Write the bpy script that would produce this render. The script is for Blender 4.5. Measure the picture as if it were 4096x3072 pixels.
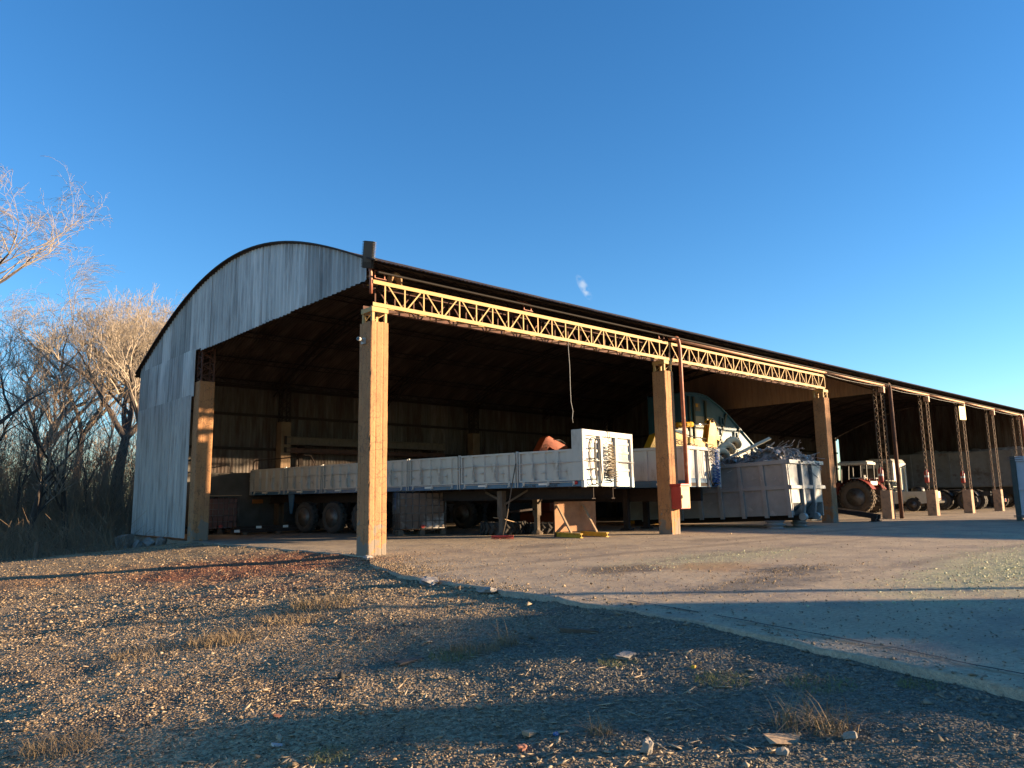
import bpy, math, random
import numpy as np
from mathutils import Vector, Matrix, noise
random.seed(7); rng = np.random.default_rng(7)
for o in list(bpy.data.objects): bpy.data.objects.remove(o)
S = bpy.context.scene
COL = S.collection
R = math.radians
V = Vector

# ------------------------------------------------------------------ camera
cam = bpy.data.cameras.new('camera'); camo = bpy.data.objects.new('camera', cam); COL.objects.link(camo)
YAW, PIT, ROL = 0.7354, 0.1533, -0.0157
fw = V((math.sin(YAW)*math.cos(PIT), math.cos(YAW)*math.cos(PIT), math.sin(PIT)))
rt = V((math.cos(YAW), -math.sin(YAW), 0)); up = rt.cross(fw)
r2 = rt*math.cos(ROL)+up*math.sin(ROL); u2 = -rt*math.sin(ROL)+up*math.cos(ROL)
mw = Matrix((r2, u2, -fw)).transposed().to_4x4(); mw.translation = V((-7.398, -12.148, 0.9705))
camo.matrix_world = mw
cam.sensor_width = 36; cam.lens = 2993.76/4096*36; cam.clip_start = 0.05; cam.clip_end = 3000
S.camera = camo
S.render.resolution_x = 1024; S.render.resolution_y = 768

# ------------------------------------------------------------------ sky, sun, exposure
SUN_EL = 7.6
SX, SY = 0.729, -0.684                      # horizontal direction towards the sun
w = bpy.data.worlds.new('World'); S.world = w; w.use_nodes = True
nt = w.node_tree; nt.nodes.clear()
out = nt.nodes.new('ShaderNodeOutputWorld'); bg = nt.nodes.new('ShaderNodeBackground')
sky = nt.nodes.new('ShaderNodeTexSky'); sky.sky_type = 'NISHITA'; sky.sun_disc = False
sky.sun_elevation = R(SUN_EL); sky.sun_rotation = math.atan2(SX, SY)
sky.altitude = 600; sky.air_density = 1.0; sky.dust_density = 0.0; sky.ozone_density = 3.0
hs = nt.nodes.new('ShaderNodeHueSaturation'); hs.inputs['Saturation'].default_value = 1.17; hs.inputs['Hue'].default_value = 0.505
nt.links.new(sky.outputs[0], hs.inputs['Color'])
# one small wisp of cloud low over the roof
tcw = nt.nodes.new('ShaderNodeTexCoord')
cd = (fw+r2*((2336-2048)/2993.76)-u2*((1150-1536)/2993.76)).normalized(); ca = (r2*.50-u2*.86).normalized(); cb = cd.cross(ca).normalized()
def wdot(v_, sc):
    n = nt.nodes.new('ShaderNodeVectorMath'); n.operation = 'DOT_PRODUCT'; nt.links.new(tcw.outputs['Generated'], n.inputs[0]); n.inputs[1].default_value = v_*sc; return n
da, db = wdot(ca, 1), wdot(cb, 1)
def wm(op, a, b):
    n = nt.nodes.new('ShaderNodeMath'); n.operation = op
    for i_, q_ in enumerate((a, b)):
        if isinstance(q_, (int, float)): n.inputs[i_].default_value = q_
        else: nt.links.new(q_, n.inputs[i_])
    return n.outputs[0]
wn = nt.nodes.new('ShaderNodeTexNoise'); wn.inputs['Scale'].default_value = 110; wn.inputs['Detail'].default_value = 5; nt.links.new(tcw.outputs['Generated'], wn.inputs['Vector'])
ea = wm('DIVIDE', wm('SUBTRACT', da.outputs['Value'], cd.dot(ca)), .02)
eb = wm('DIVIDE', wm('SUBTRACT', db.outputs['Value'], cd.dot(cb)), .0065)
rr_ = wm('ADD', wm('MULTIPLY', ea, ea), wm('MULTIPLY', eb, eb))
cm = wm('MULTIPLY', wm('MAXIMUM', wm('SUBTRACT', 1.0, rr_), 0.0), wm('MAXIMUM', wm('SUBTRACT', wn.outputs[0], .36), 0.0))
cm = wm('MINIMUM', wm('MULTIPLY', cm, 2.2), .5)
cx_ = nt.nodes.new('ShaderNodeMix'); cx_.data_type = 'RGBA'; nt.links.new(cm, cx_.inputs[0]); nt.links.new(hs.outputs[0], cx_.inputs[6]); cx_.inputs[7].default_value = (2.6, 2.75, 2.9, 1)
nt.links.new(cx_.outputs[2], bg.inputs[0]); nt.links.new(bg.outputs[0], out.inputs[0])
bg.inputs[1].default_value = 0.092
sl = bpy.data.lights.new('sun', 'SUN'); sl.energy = 5.0; sl.angle = R(0.53); sl.color = (1.0, 0.72, 0.44)
so = bpy.data.objects.new('sun', sl); COL.objects.link(so)
sd = V((SX*math.cos(R(SUN_EL)), SY*math.cos(R(SUN_EL)), math.sin(R(SUN_EL))))
so.rotation_euler = sd.to_track_quat('Z', 'Y').to_euler()
so.location = sd*60
vs = S.view_settings; vs.view_transform = 'Standard'; vs.look = 'None'; vs.gamma = 1; vs.exposure = 1.9
vs.use_curve_mapping = False

# ------------------------------------------------------------------ helpers
def nd(t, ty, **k):
    n = t.nodes.new(ty)
    for a, b in k.items():
        if hasattr(n, a): setattr(n, a, b)
        else: n.inputs[a].default_value = b
    return n
MATS = {}
def mat(name, c1, c2=None, scale=4, rough=.7, metal=0, bump=0, bscale=40, stretch=(1, 1, 1), c3=None, s3=1.2, t3=.58, w3=.06, rnd=0, spec=.4, detail=6, coat=0, fn=None):
    """procedural surface: two tones mixed by noise, a third tone (rust, dirt) in patches, bump, per-object tone"""
    m = bpy.data.materials.new(name); m.use_nodes = True; t = m.node_tree
    b = t.nodes['Principled BSDF']; L = t.links.new
    b.inputs['Roughness'].default_value = rough; b.inputs['Metallic'].default_value = metal
    b.inputs['Specular IOR Level'].default_value = spec
    if coat: b.inputs['Coat Weight'].default_value = coat
    tc = nd(t, 'ShaderNodeTexCoord'); mp = nd(t, 'ShaderNodeMapping'); mp.inputs['Scale'].default_value = stretch
    L(tc.outputs['Object'], mp.inputs[0])
    c2 = c2 or tuple(x*.75 for x in c1)
    n1 = nd(t, 'ShaderNodeTexNoise', Scale=scale, Detail=detail, Roughness=.62); L(mp.outputs[0], n1.inputs['Vector'])
    oi = nd(t, 'ShaderNodeObjectInfo')
    r1 = nd(t, 'ShaderNodeMapRange'); r1.inputs[1].default_value = .32; r1.inputs[2].default_value = .68; L(n1.outputs[0], r1.inputs[0])
    mx = nd(t, 'ShaderNodeMix', data_type='RGBA'); L(r1.outputs[0], mx.inputs[0])
    mx.inputs[6].default_value = (*c1, 1); mx.inputs[7].default_value = (*c2, 1)
    colr = mx.outputs[2]
    if c3:
        n3 = nd(t, 'ShaderNodeTexNoise', Scale=s3, Detail=8, Roughness=.68); L(mp.outputs[0], n3.inputs['Vector'])
        r3 = nd(t, 'ShaderNodeMapRange'); r3.inputs[1].default_value = t3-w3; r3.inputs[2].default_value = t3+w3; L(n3.outputs[0], r3.inputs[0])
        m3 = nd(t, 'ShaderNodeMix', data_type='RGBA'); L(r3.outputs[0], m3.inputs[0]); L(colr, m3.inputs[6]); m3.inputs[7].default_value = (*c3, 1)
        colr = m3.outputs[2]
    if rnd:
        rr = nd(t, 'ShaderNodeMapRange'); rr.inputs[3].default_value = 1-rnd; rr.inputs[4].default_value = 1+rnd; L(oi.outputs['Random'], rr.inputs[0])
        hv = nd(t, 'ShaderNodeHueSaturation'); L(rr.outputs[0], hv.inputs['Value']); L(colr, hv.inputs['Color']); colr = hv.outputs[0]
    hb = n1.outputs[0]
    if bump:
        n2 = nd(t, 'ShaderNodeTexNoise', Scale=bscale, Detail=6); L(mp.outputs[0], n2.inputs['Vector'])
        bp = nd(t, 'ShaderNodeBump', Strength=min(1, bump), Distance=.012); L(n2.outputs[0], bp.inputs['Height']); L(bp.outputs[0], b.inputs['Normal'])
        hb = n2.outputs[0]
    if fn: colr = fn(t, L, tc, colr, b) or colr
    L(colr, b.inputs['Base Color'])
    MATS[name] = m
    return m

class MB:
    def __init__(s): s.v = []; s.f = []
    def add(s, vs, fs, M=None):
        k = len(s.v)
        s.v += [tuple(M @ V(p)) for p in vs] if M else [tuple(p) for p in vs]
        s.f += [tuple(i+k for i in f) for f in fs]; return s
    def box(s, x0, x1, y0, y1, z0, z1, M=None):
        return s.add([(x0, y0, z0), (x1, y0, z0), (x1, y1, z0), (x0, y1, z0), (x0, y0, z1), (x1, y0, z1), (x1, y1, z1), (x0, y1, z1)],
                     [(0, 3, 2, 1), (4, 5, 6, 7), (0, 1, 5, 4), (1, 2, 6, 5), (2, 3, 7, 6), (3, 0, 4, 7)], M)
    def beam(s, a, b, w, h, upv=(0, 0, 1)):
        a, b = V(a), V(b); d = (b-a).normalized(); sd_ = d.cross(V(upv))
        if sd_.length < 1e-4: sd_ = d.cross(V((0, 1, 0)))
        sd_.normalize(); u = sd_.cross(d)
        P = []
        for q in (a, b):
            for i, j in ((-1, -1), (1, -1), (1, 1), (-1, 1)): P.append(q+sd_*(i*w/2)+u*(j*h/2))
        return s.add(P, [(0, 1, 2, 3), (7, 6, 5, 4), (0, 4, 5, 1), (1, 5, 6, 2), (2, 6, 7, 3), (3, 7, 4, 0)])
    def tube(s, pts, r, n=8, cap=True):
        pts = [V(p) for p in pts]; rs = r if isinstance(r, (list, tuple)) else [r]*len(pts)
        k = len(s.v); prev = None
        for i, p in enumerate(pts):
            d = (pts[min(i+1, len(pts)-1)]-pts[max(i-1, 0)])
            d = d.normalized() if d.length > 1e-9 else V((0, 0, 1))
            if prev is None:
                a = d.cross(V((0, 0, 1)))
                if a.length < 1e-3: a = d.cross(V((1, 0, 0)))
                a.normalize()
            else:
                a = prev-d*prev.dot(d); a.normalize()
            prev = a; b = d.cross(a)
            for j in range(n):
                t = 2*math.pi*j/n; s.v.append(tuple(p+(a*math.cos(t)+b*math.sin(t))*rs[i]))
        for i in range(len(pts)-1):
            for j in range(n):
                q = (j+1) % n; s.f.append((k+i*n+j, k+i*n+q, k+(i+1)*n+q, k+(i+1)*n+j))
        if cap:
            s.f.append(tuple(k+j for j in range(n))[::-1]); e = k+(len(pts)-1)*n; s.f.append(tuple(e+j for j in range(n)))
        return s
    def prism(s, poly, a, b, plane='xz', M=None):
        """polygon extruded from a to b along the axis the plane leaves out"""
        n = len(poly)
        mk = {'xz': lambda p, t: (p[0], t, p[1]), 'yz': lambda p, t: (t, p[0], p[1]), 'xy': lambda p, t: (p[0], p[1], t)}[plane]
        P = [mk(p, a) for p in poly]+[mk(p, b) for p in poly]
        F = [tuple(range(n)), tuple(range(2*n-1, n-1, -1))]+[(i, n+i, n+(i+1) % n, (i+1) % n) for i in range(n)]
        return s.add(P, F, M)
    def lathe(s, prof, n=20, M=None, closed=False):
        P = []; F = []; m = len(prof)
        for j in range(n):
            t = 2*math.pi*j/n
            for r_, z_ in prof: P.append((r_*math.cos(t), r_*math.sin(t), z_))
        for j in range(n):
            q = (j+1) % n
            for i in range(m if closed else m-1): i2 = (i+1) % m; F.append((j*m+i, q*m+i, q*m+i2, j*m+i2))
        if not closed:
            if prof[0][0] > 1e-6: F.append(tuple(j*m for j in range(n))[::-1])
            if prof[-1][0] > 1e-6: F.append(tuple(j*m+m-1 for j in range(n)))
        return s.add(P, F, M)
    def mesh(s, name, m=None, smooth=False):
        me = bpy.data.meshes.new(name); me.from_pydata(s.v, [], s.f); me.update()
        if m: me.materials.append(m)
        if smooth: me.polygons.foreach_set('use_smooth', [True]*len(me.polygons))
        return me
    def build(s, name, m, parent=None, smooth=False, bevel=0, **k):
        return link(name, s.mesh(name, m, smooth), parent, bevel=bevel, **k)
def link(name, me, parent=None, loc=None, rot=None, bevel=0, label=None, scale=None):
    o = bpy.data.objects.new(name, me); COL.objects.link(o); o.parent = parent
    if loc is not None: o.location = loc
    if rot is not None: o.rotation_euler = rot
    if scale is not None: o.scale = scale
    if bevel:
        b = o.modifiers.new('bevel', 'BEVEL'); b.width = bevel; b.segments = 2; b.limit_method = 'ANGLE'
    if label: o['label'] = label
    return o
def tag(o, label=None, cat=None, group=None, kind=None):
    if label: o['label'] = label
    if cat: o['category'] = cat
    if group: o['group'] = group
    if kind: o['kind'] = kind
    return o
def thing(name, label, cat, loc=(0, 0, 0), rot=0, group=None):
    o = bpy.data.objects.new(name, None); COL.objects.link(o); o.location = loc
    o.rotation_euler = rot if isinstance(rot, (tuple, list)) else (0, 0, rot)
    o.empty_display_size = .2
    return tag(o, label, cat, group)
def text(name, body, size, m, parent, mtx, sx=1, font_w=0.0):
    c = bpy.data.curves.new(name, 'FONT'); c.body = body; c.size = size; c.offset = font_w; c.extrude = .002
    tmp = bpy.data.objects.new('tmp', c); COL.objects.link(tmp)
    bpy.context.view_layer.update()
    me = bpy.data.meshes.new_from_object(tmp.evaluated_get(bpy.context.evaluated_depsgraph_get()))
    bpy.data.objects.remove(tmp); me.materials.clear(); me.materials.append(m)
    o = link(name, me, parent); o.matrix_local = mtx @ Matrix.Diagonal((sx, 1, 1, 1)); return o
def sst(a, b, x):
    t = min(1, max(0, (x-a)/(b-a))); return t*t*(3-2*t)
def fbm(x, y, z=0, oc=4):
    return noise.fractal(V((x, y, z)), 1.0, 2.0, oc)

# ------------------------------------------------------------------ materials
def colpaint(t, L, tc, c, b):
    # pits and hairline cracks of old painted concrete
    n = nd(t, 'ShaderNodeTexNoise', Scale=2.2, Detail=3); L(tc.outputs['Object'], n.inputs['Vector'])
    ad = nd(t, 'ShaderNodeVectorMath', operation='MULTIPLY_ADD'); L(n.outputs['Color'], ad.inputs[0]); ad.inputs[1].default_value = (.55, .55, .55); L(tc.outputs['Object'], ad.inputs[2])
    vo = nd(t, 'ShaderNodeTexVoronoi', feature='DISTANCE_TO_EDGE', Scale=6.); L(ad.outputs[0], vo.inputs['Vector'])
    lt = nd(t, 'ShaderNodeMapRange'); lt.inputs[1].default_value = .0; lt.inputs[2].default_value = .06; lt.inputs[3].default_value = 1; lt.inputs[4].default_value = 0; L(vo.outputs[0], lt.inputs[0])
    ms = nd(t, 'ShaderNodeTexNoise', Scale=1.7, Detail=2); L(tc.outputs['Object'], ms.inputs['Vector'])
    mr = nd(t, 'ShaderNodeMapRange'); mr.inputs[1].default_value = .43; mr.inputs[2].default_value = .52; L(ms.outputs[0], mr.inputs[0])
    mu = nd(t, 'ShaderNodeMath', operation='MULTIPLY'); L(lt.outputs[0], mu.inputs[0]); L(mr.outputs[0], mu.inputs[1])
    sp = nd(t, 'ShaderNodeTexNoise', Scale=20, Detail=4, Roughness=.7); L(tc.outputs['Object'], sp.inputs['Vector'])
    sr = nd(t, 'ShaderNodeMapRange'); sr.inputs[1].default_value = .57; sr.inputs[2].default_value = .64; L(sp.outputs[0], sr.inputs[0])
    mxx = nd(t, 'ShaderNodeMath', operation='MAXIMUM'); L(mu.outputs[0], mxx.inputs[0]); L(sr.outputs[0], mxx.inputs[1])
    sc = nd(t, 'ShaderNodeMath', operation='MULTIPLY'); L(mxx.outputs[0], sc.inputs[0]); sc.inputs[1].default_value = .8
    m = nd(t, 'ShaderNodeMix', data_type='RGBA'); L(sc.outputs[0], m.inputs[0]); L(c, m.inputs[6]); m.inputs[7].default_value = (.13, .075, .04, 1)
    # scuffed bare concrete close to the ground
    g = nd(t, 'ShaderNodeNewGeometry'); sx = nd(t, 'ShaderNodeSeparateXYZ'); L(g.outputs['Position'], sx.inputs[0])
    h = nd(t, 'ShaderNodeMapRange'); h.inputs[1].default_value = 1.0; h.inputs[2].default_value = .0; h.inputs[3].default_value = -.22; h.inputs[4].default_value = .12; L(sx.outputs[2], h.inputs[0])
    n5 = nd(t, 'ShaderNodeTexNoise', Scale=5, Detail=5); L(tc.outputs['Object'], n5.inputs['Vector'])
    a5 = nd(t, 'ShaderNodeMath', operation='ADD'); L(n5.outputs[0], a5.inputs[0]); L(h.outputs[0], a5.inputs[1])
    r5 = nd(t, 'ShaderNodeMapRange'); r5.inputs[1].default_value = .52; r5.inputs[2].default_value = .56; L(a5.outputs[0], r5.inputs[0])
    m5 = nd(t, 'ShaderNodeMix', data_type='RGBA'); L(r5.outputs[0], m5.inputs[0]); L(m.outputs[2], m5.inputs[6]); m5.inputs[7].default_value = (.20, .16, .12, 1)
    return m5.outputs[2]
mat('shaded_column', (.17, .115, .07), (.12, .08, .05), 3, .9, bump=.4)  # rear columns: column tone darkened in place of interior shade
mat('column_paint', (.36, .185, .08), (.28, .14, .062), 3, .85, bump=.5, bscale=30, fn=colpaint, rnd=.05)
mat('pier_concrete', (.42, .27, .17), (.30, .20, .13), 5, .9, bump=.6, bscale=25, c3=(.16, .12, .09), s3=3)
mat('shaded_concrete', (.11, .10, .09), (.075, .068, .06), 2, .9, bump=.4)  # concrete colour darkened in place of shade on the rear wall
mat('grey_concrete', (.30, .28, .25), (.22, .20, .18), 3, .9, bump=.5, bscale=30, c3=(.12, .11, .10), s3=2)
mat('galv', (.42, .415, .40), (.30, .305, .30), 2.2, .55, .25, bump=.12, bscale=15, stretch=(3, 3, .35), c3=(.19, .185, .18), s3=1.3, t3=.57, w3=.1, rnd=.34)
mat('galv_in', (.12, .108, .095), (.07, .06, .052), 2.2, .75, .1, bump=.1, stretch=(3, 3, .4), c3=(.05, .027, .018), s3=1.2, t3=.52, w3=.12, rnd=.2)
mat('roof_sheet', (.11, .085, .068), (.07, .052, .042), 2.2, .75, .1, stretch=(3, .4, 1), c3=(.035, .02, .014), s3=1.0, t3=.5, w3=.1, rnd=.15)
mat('rust_steel', (.115, .052, .035), (.06, .032, .024), 8, .8, .15, bump=.3, bscale=60)
mat('purlin_black', (.016, .011, .009), (.01, .008, .007), 8, .9)
mat('dark_steel', (.035, .023, .018), (.02, .014, .012), 8, .8, .2, bump=.2)
mat('truss_yellow', (.44, .29, .11), (.36, .23, .08), 6, .65, bump=.15, bscale=60, c3=(.30, .14, .06), s3=7, t3=.66, w3=.03)
mat('post_paint', (.15, .105, .065), (.085, .055, .035), 9, .75, .1, c3=(.12, .05, .03), s3=6, t3=.55)
mat('pipe_red', (.30, .10, .055), (.22, .075, .045), 6, .5, .1, c3=(.38, .24, .16), s3=5, t3=.62)
mat('gutter_salmon', (.62, .36, .23), (.50, .27, .17), 6, .6, c3=(.33, .15, .09), s3=5, t3=.63)
mat('white_paint', (.45, .44, .41), (.39, .38, .355), 3, .42, bump=.05, c3=(.25, .225, .19), s3=3.5, t3=.63, w3=.08, stretch=(1.2, 1.2, .4), coat=.1)
mat('cream_paint', (.66, .62, .50), (.56, .52, .41), 3, .42, c3=(.34, .29, .21), s3=4, t3=.66, coat=.1)
mat('trailer_blue', (.035, .115, .215), (.028, .09, .17), 4, .45, c3=(.08, .09, .09), s3=4, t3=.66, coat=.1)
mat('machine_blue', (.03, .13, .215), (.025, .10, .165), 2, .5, c3=(.07, .085, .09), s3=3, t3=.64)
mat('machine_pale', (.33, .33, .28), (.25, .26, .235), 2, .55, c3=(.2, .19, .16), s3=3, t3=.63)
mat('bin_grey', (.30, .295, .28), (.22, .218, .21), 2.5, .5, .15, bump=.1, bscale=8, c3=(.34, .33, .31), s3=2.4, t3=.64, w3=.04)
mat('bin_pale', (.19, .21, .22), (.10, .115, .125), 5, .45, .2, bump=.15, bscale=10, stretch=(1, 1, .5), c3=(.33, .32, .29), s3=4, t3=.58)
mat('container_blue', (.46, .50, .55), (.39, .43, .48), 2, .5, .05, c3=(.22, .22, .22), s3=3, t3=.68)
mat('container_dark', (.05, .075, .07), (.04, .055, .05), 3, .6)
mat('rubber', (.028, .026, .024), (.05, .045, .04), 6, .85, bump=.2)
mat('dusty_rubber', (.13, .098, .068), (.07, .055, .042), 4, .95, bump=.3)
mat('rim_steel', (.17, .165, .155), (.10, .095, .09), 8, .5, .5, c3=(.12, .07, .05), s3=6, t3=.6)
mat('black_paint', (.02, .02, .021), (.032, .03, .028), 5, .5)
mat('glass', (.03, .04, .045), (.025, .03, .035), 2, .08, spec=.8)
mat('red_paint', (.42, .04, .03), (.32, .03, .022), 4, .45, c3=(.25, .06, .04), s3=5, t3=.65)
mat('tractor_red', (.20, .022, .018), (.13, .02, .016), 4, .5)
mat('yellow_paint', (.62, .36, .03), (.50, .28, .025), 4, .5, c3=(.18, .11, .04), s3=4, t3=.64)
mat('orange_paint', (.30, .05, .012), (.22, .04, .01), 4, .5, c3=(.2, .06, .03), s3=4, t3=.62)
mat('plywood', (.36, .19, .095), (.26, .135, .07), 7, .8, bump=.3, stretch=(1, 6, 1), bscale=30)
mat('wood_grey', (.13, .10, .072), (.08, .062, .046), 10, .9, bump=.4, stretch=(1, 1, .3))
mat('wood_pale', (.40, .29, .18), (.28, .19, .115), 10, .85, bump=.3)
mat('plastic_white', (.42, .41, .38), (.32, .31, .285), 3, .5, spec=.5)
mat('ibc_dark', (.15, .085, .05), (.07, .045, .035), 3, .45, c3=(.38, .37, .35), s3=1.3, t3=.58)
mat('ibc_red', (.13, .05, .034), (.08, .034, .026), 3, .55)
mat('label_white', (.78, .77, .72), None, 3, .6)
mat('sign_yellow', (.78, .66, .30), (.72, .60, .26), 3, .6)
mat('lettering', (.03, .03, .032), None, 5, .7)
mat('lettering_faint', (.56, .47, .20), None, 5, .7)
mat('lamp_orange', (.40, .13, .03), None, 3, .35)
mat('lamp_red', (.40, .02, .02), None, 3, .3)
mat('chrome', (.62, .62, .6), (.5, .5, .48), 3, .2, 1)
mat('scrap', (.34, .235, .235), (.06, .055, .05), 6, .4, .7, rnd=.5, c3=(.15, .075, .04), s3=4, t3=.6)
mat('hose_black', (.02, .02, .02), None, 5, .5)
mat('hose_tan', (.16, .12, .06), None, 5, .5)
mat('hose_blue', (.02, .07, .25), None, 5, .45)
mat('cable_grey', (.30, .30, .29), None, 5, .5)
mat('bark', (.075, .06, .05), (.04, .032, .028), 12, .95, bump=.6, bscale=20, stretch=(1, 1, .25))
mat('twig', (.34, .285, .22), (.24, .20, .155), 3, .85)
mat('thicket_twig', (.28, .20, .125), (.16, .115, .075), .8, .9)
mat('dry_grass', (.30, .215, .115), (.17, .12, .065), 5, .9)
mat('green_grass', (.12, .15, .05), (.19, .18, .07), 5, .9)
mat('burlap', (.36, .235, .13), (.26, .165, .09), 20, .95, bump=.6, bscale=60)
mat('brick_bit', (.30, .13, .08), (.22, .10, .07), 8, .9, bump=.4)
mat('stone', (.30, .27, .225), (.20, .18, .15), 8, .9, bump=.4)
mat('occluder_grey', (.35, .33, .30), (.28, .26, .24), 2, .9)
# ------------------------------------------------------------------ ground
EDGE = [(30, 0.0), (9.2, 0.0), (0.0, -0.02), (-0.6, -0.35), (-1.6, -.95), (-2.6, -1.3), (-3.5, -1.62), (-4.2, -1.72), (-5.2, -1.75), (-6.6, -1.9), (-7.9, -2.05), (-9.07, -2.35), (-10.06, -2.6), (-10.95, -2.9), (-12.5, -3.35), (-16, -4.3), (-26, -7), (-60, -16)]
EY = np.array([e[0] for e in EDGE])[::-1]; EX = np.array([e[1] for e in EDGE])[::-1]
def edge_x(y): return float(np.interp(y, EY, EX))
def ground_z(x, y):
    s = edge_x(y)-x
    left = -.03-.068*min(max(s, 0), 6.5)-.34*sst(9.0, 13.0, y)*(1-.5*sst(0, 6, s))
    front = -.05-.058*min(max(s, 0), 6.5)
    k = sst(-5.5, -1.0, y)
    z = left*k+front*(1-k)
    if s < 0: z = z-.34*sst(0, .5, -s)-(.1 if y > 14.8 else 0)
    return z
def ground_full(x, y):
    z = ground_z(x, y)
    d = math.hypot(x+7.4, y+12.1)
    if d < 60:
        z += .030*fbm(x*.55, y*.55, 3.1, 3)+.011*fbm(x*2.3, y*2.3, 7.7, 3)
        if d < 16: z += .0045*fbm(x*9, y*9, 1.7, 3)
    return z
def axis(lo, hi, step, far):
    a = list(np.arange(lo, hi, step)); k = step; p = hi
    while p < far: a.append(p); k *= 1.22; p += k
    k = step; p = lo-step; b = []
    while p > -far: b.append(p); k *= 1.22; p -= k
    return np.array(b[::-1]+a)
gx = axis(-9.5, 1.2, .05, 420); gy = axis(-11.5, 4.5, .055, 420)
nx, ny = len(gx), len(gy)
gv = np.empty((ny, nx, 3), np.float32)
for j, y in enumerate(gy):
    for i, x in enumerate(gx): gv[j, i] = (x, y, ground_full(float(x), float(y)))
def grid_faces(nx, ny):
    a = np.arange(nx*ny).reshape(ny, nx)
    return np.stack([a[:-1, :-1], a[:-1, 1:], a[1:, 1:], a[1:, :-1]], -1).reshape(-1, 4)
def np_mesh(name, v, f, m, smooth=False):
    me = bpy.data.meshes.new(name); v = np.asarray(v, np.float32).reshape(-1, 3); f = np.asarray(f, np.int32)
    me.vertices.add(len(v)); me.vertices.foreach_set('co', v.ravel())
    k = f.shape[1]; me.loops.add(f.size); me.loops.foreach_set('vertex_index', f.ravel())
    me.polygons.add(len(f)); me.polygons.foreach_set('loop_start', np.arange(0, f.size, k, dtype=np.int32))
    me.polygons.foreach_set('loop_total', np.full(len(f), k, np.int32))
    if smooth: me.polygons.foreach_set('use_smooth', np.ones(len(f), bool))
    me.update(calc_edges=True); me.validate(); me.materials.append(m); return me
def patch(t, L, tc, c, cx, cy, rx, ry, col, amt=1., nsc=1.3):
    """an area of ground given another colour (brick dust, crushed glass, oil, deepened shade)"""
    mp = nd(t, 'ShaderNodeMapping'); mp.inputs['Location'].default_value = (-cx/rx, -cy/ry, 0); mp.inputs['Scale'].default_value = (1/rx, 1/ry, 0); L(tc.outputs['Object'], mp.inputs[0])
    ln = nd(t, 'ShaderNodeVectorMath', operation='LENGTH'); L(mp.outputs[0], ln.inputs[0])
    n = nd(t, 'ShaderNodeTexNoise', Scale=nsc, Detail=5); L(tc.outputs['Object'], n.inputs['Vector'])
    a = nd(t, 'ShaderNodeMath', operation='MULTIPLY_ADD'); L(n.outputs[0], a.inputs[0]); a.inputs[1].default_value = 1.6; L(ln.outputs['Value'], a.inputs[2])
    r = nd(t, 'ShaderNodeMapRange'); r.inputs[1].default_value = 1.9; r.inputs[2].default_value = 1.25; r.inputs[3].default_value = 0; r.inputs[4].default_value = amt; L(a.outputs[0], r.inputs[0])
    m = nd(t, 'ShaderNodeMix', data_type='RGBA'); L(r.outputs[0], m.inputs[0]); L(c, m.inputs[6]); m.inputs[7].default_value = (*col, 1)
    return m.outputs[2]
REDS = [(-1.6, 1.2, 2.6, 2.6, (.25, .085, .045), .85), (-4.6, 3.6, 2.5, 1.5, (.28, .15, .075), .7), (-2.6, -2.2, 1.6, 1.0, (.22, .10, .06), .5)]
def gravel_fn(t, L, tc, c, b):
    for q in REDS: c = patch(t, L, tc, c, *q)
    c = patch(t, L, tc, c, -2.6, -9.6, 3.0, 3.4, (.105, .105, .088), .8)  # dark grey-green gravel, widened over the shaded area to deepen its shade
    n = nd(t, 'ShaderNodeTexVoronoi', Scale=42.); L(tc.outputs['Object'], n.inputs['Vector'])
    bw = nd(t, 'ShaderNodeSeparateColor'); L(n.outputs['Color'], bw.inputs[0])
    r = nd(t, 'ShaderNodeMapRange'); r.inputs[3].default_value = .55; r.inputs[4].default_value = 1.5; L(bw.outputs[0], r.inputs[0])
    h = nd(t, 'ShaderNodeHueSaturation'); L(r.outputs[0], h.inputs['Value']); L(c, h.inputs['Color'])
    bp = nd(t, 'ShaderNodeBump', Strength=1.0, Distance=.02); bp.invert = True; L(n.outputs['Distance'], bp.inputs['Height']); L(bp.outputs[0], b.inputs['Normal'])
    return h.outputs[0]
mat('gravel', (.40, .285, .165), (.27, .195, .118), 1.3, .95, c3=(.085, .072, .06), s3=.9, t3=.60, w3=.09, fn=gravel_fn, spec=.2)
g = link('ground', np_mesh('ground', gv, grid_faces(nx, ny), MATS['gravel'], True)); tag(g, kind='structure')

# loose stones lying on the gravel, thousands of them
def stone_fn(t, L, tc, c, b):
    gm = nd(t, 'ShaderNodeNewGeometry'); rp = nd(t, 'ShaderNodeValToRGB'); L(gm.outputs['Random Per Island'], rp.inputs[0])
    e = rp.color_ramp.elements; e[0].position = 0; e[0].color = (.05, .04, .031, 1); e[1].position = 1; e[1].color = (.48, .38, .26, 1)
    for p_, c_ in ((.25, (.17, .125, .08, 1)), (.6, (.28, .205, .125, 1)), (.92, (.37, .28, .18, 1))):
        x = e.new(p_); x.color = c_
    c = rp.outputs[0]
    for q in REDS: c = patch(t, L, tc, c, *q[:4], q[4], q[5]*.6)
    c = patch(t, L, tc, c, -2.6, -9.6, 3.0, 3.4, (.14, .145, .125), .6)  # same greyer tone on the stones, deepening the shaded area
    return c
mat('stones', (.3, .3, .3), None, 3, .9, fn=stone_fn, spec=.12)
OCT = np.array([(1, 0, 0), (-1, 0, 0), (0, 1, 0), (0, -1, 0), (0, 0, 1), (0, 0, -1)], float)
OCF = np.array([(0, 2, 4), (2, 1, 4), (1, 3, 4), (3, 0, 4), (2, 0, 5), (1, 2, 5), (3, 1, 5), (0, 3, 5)])
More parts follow.
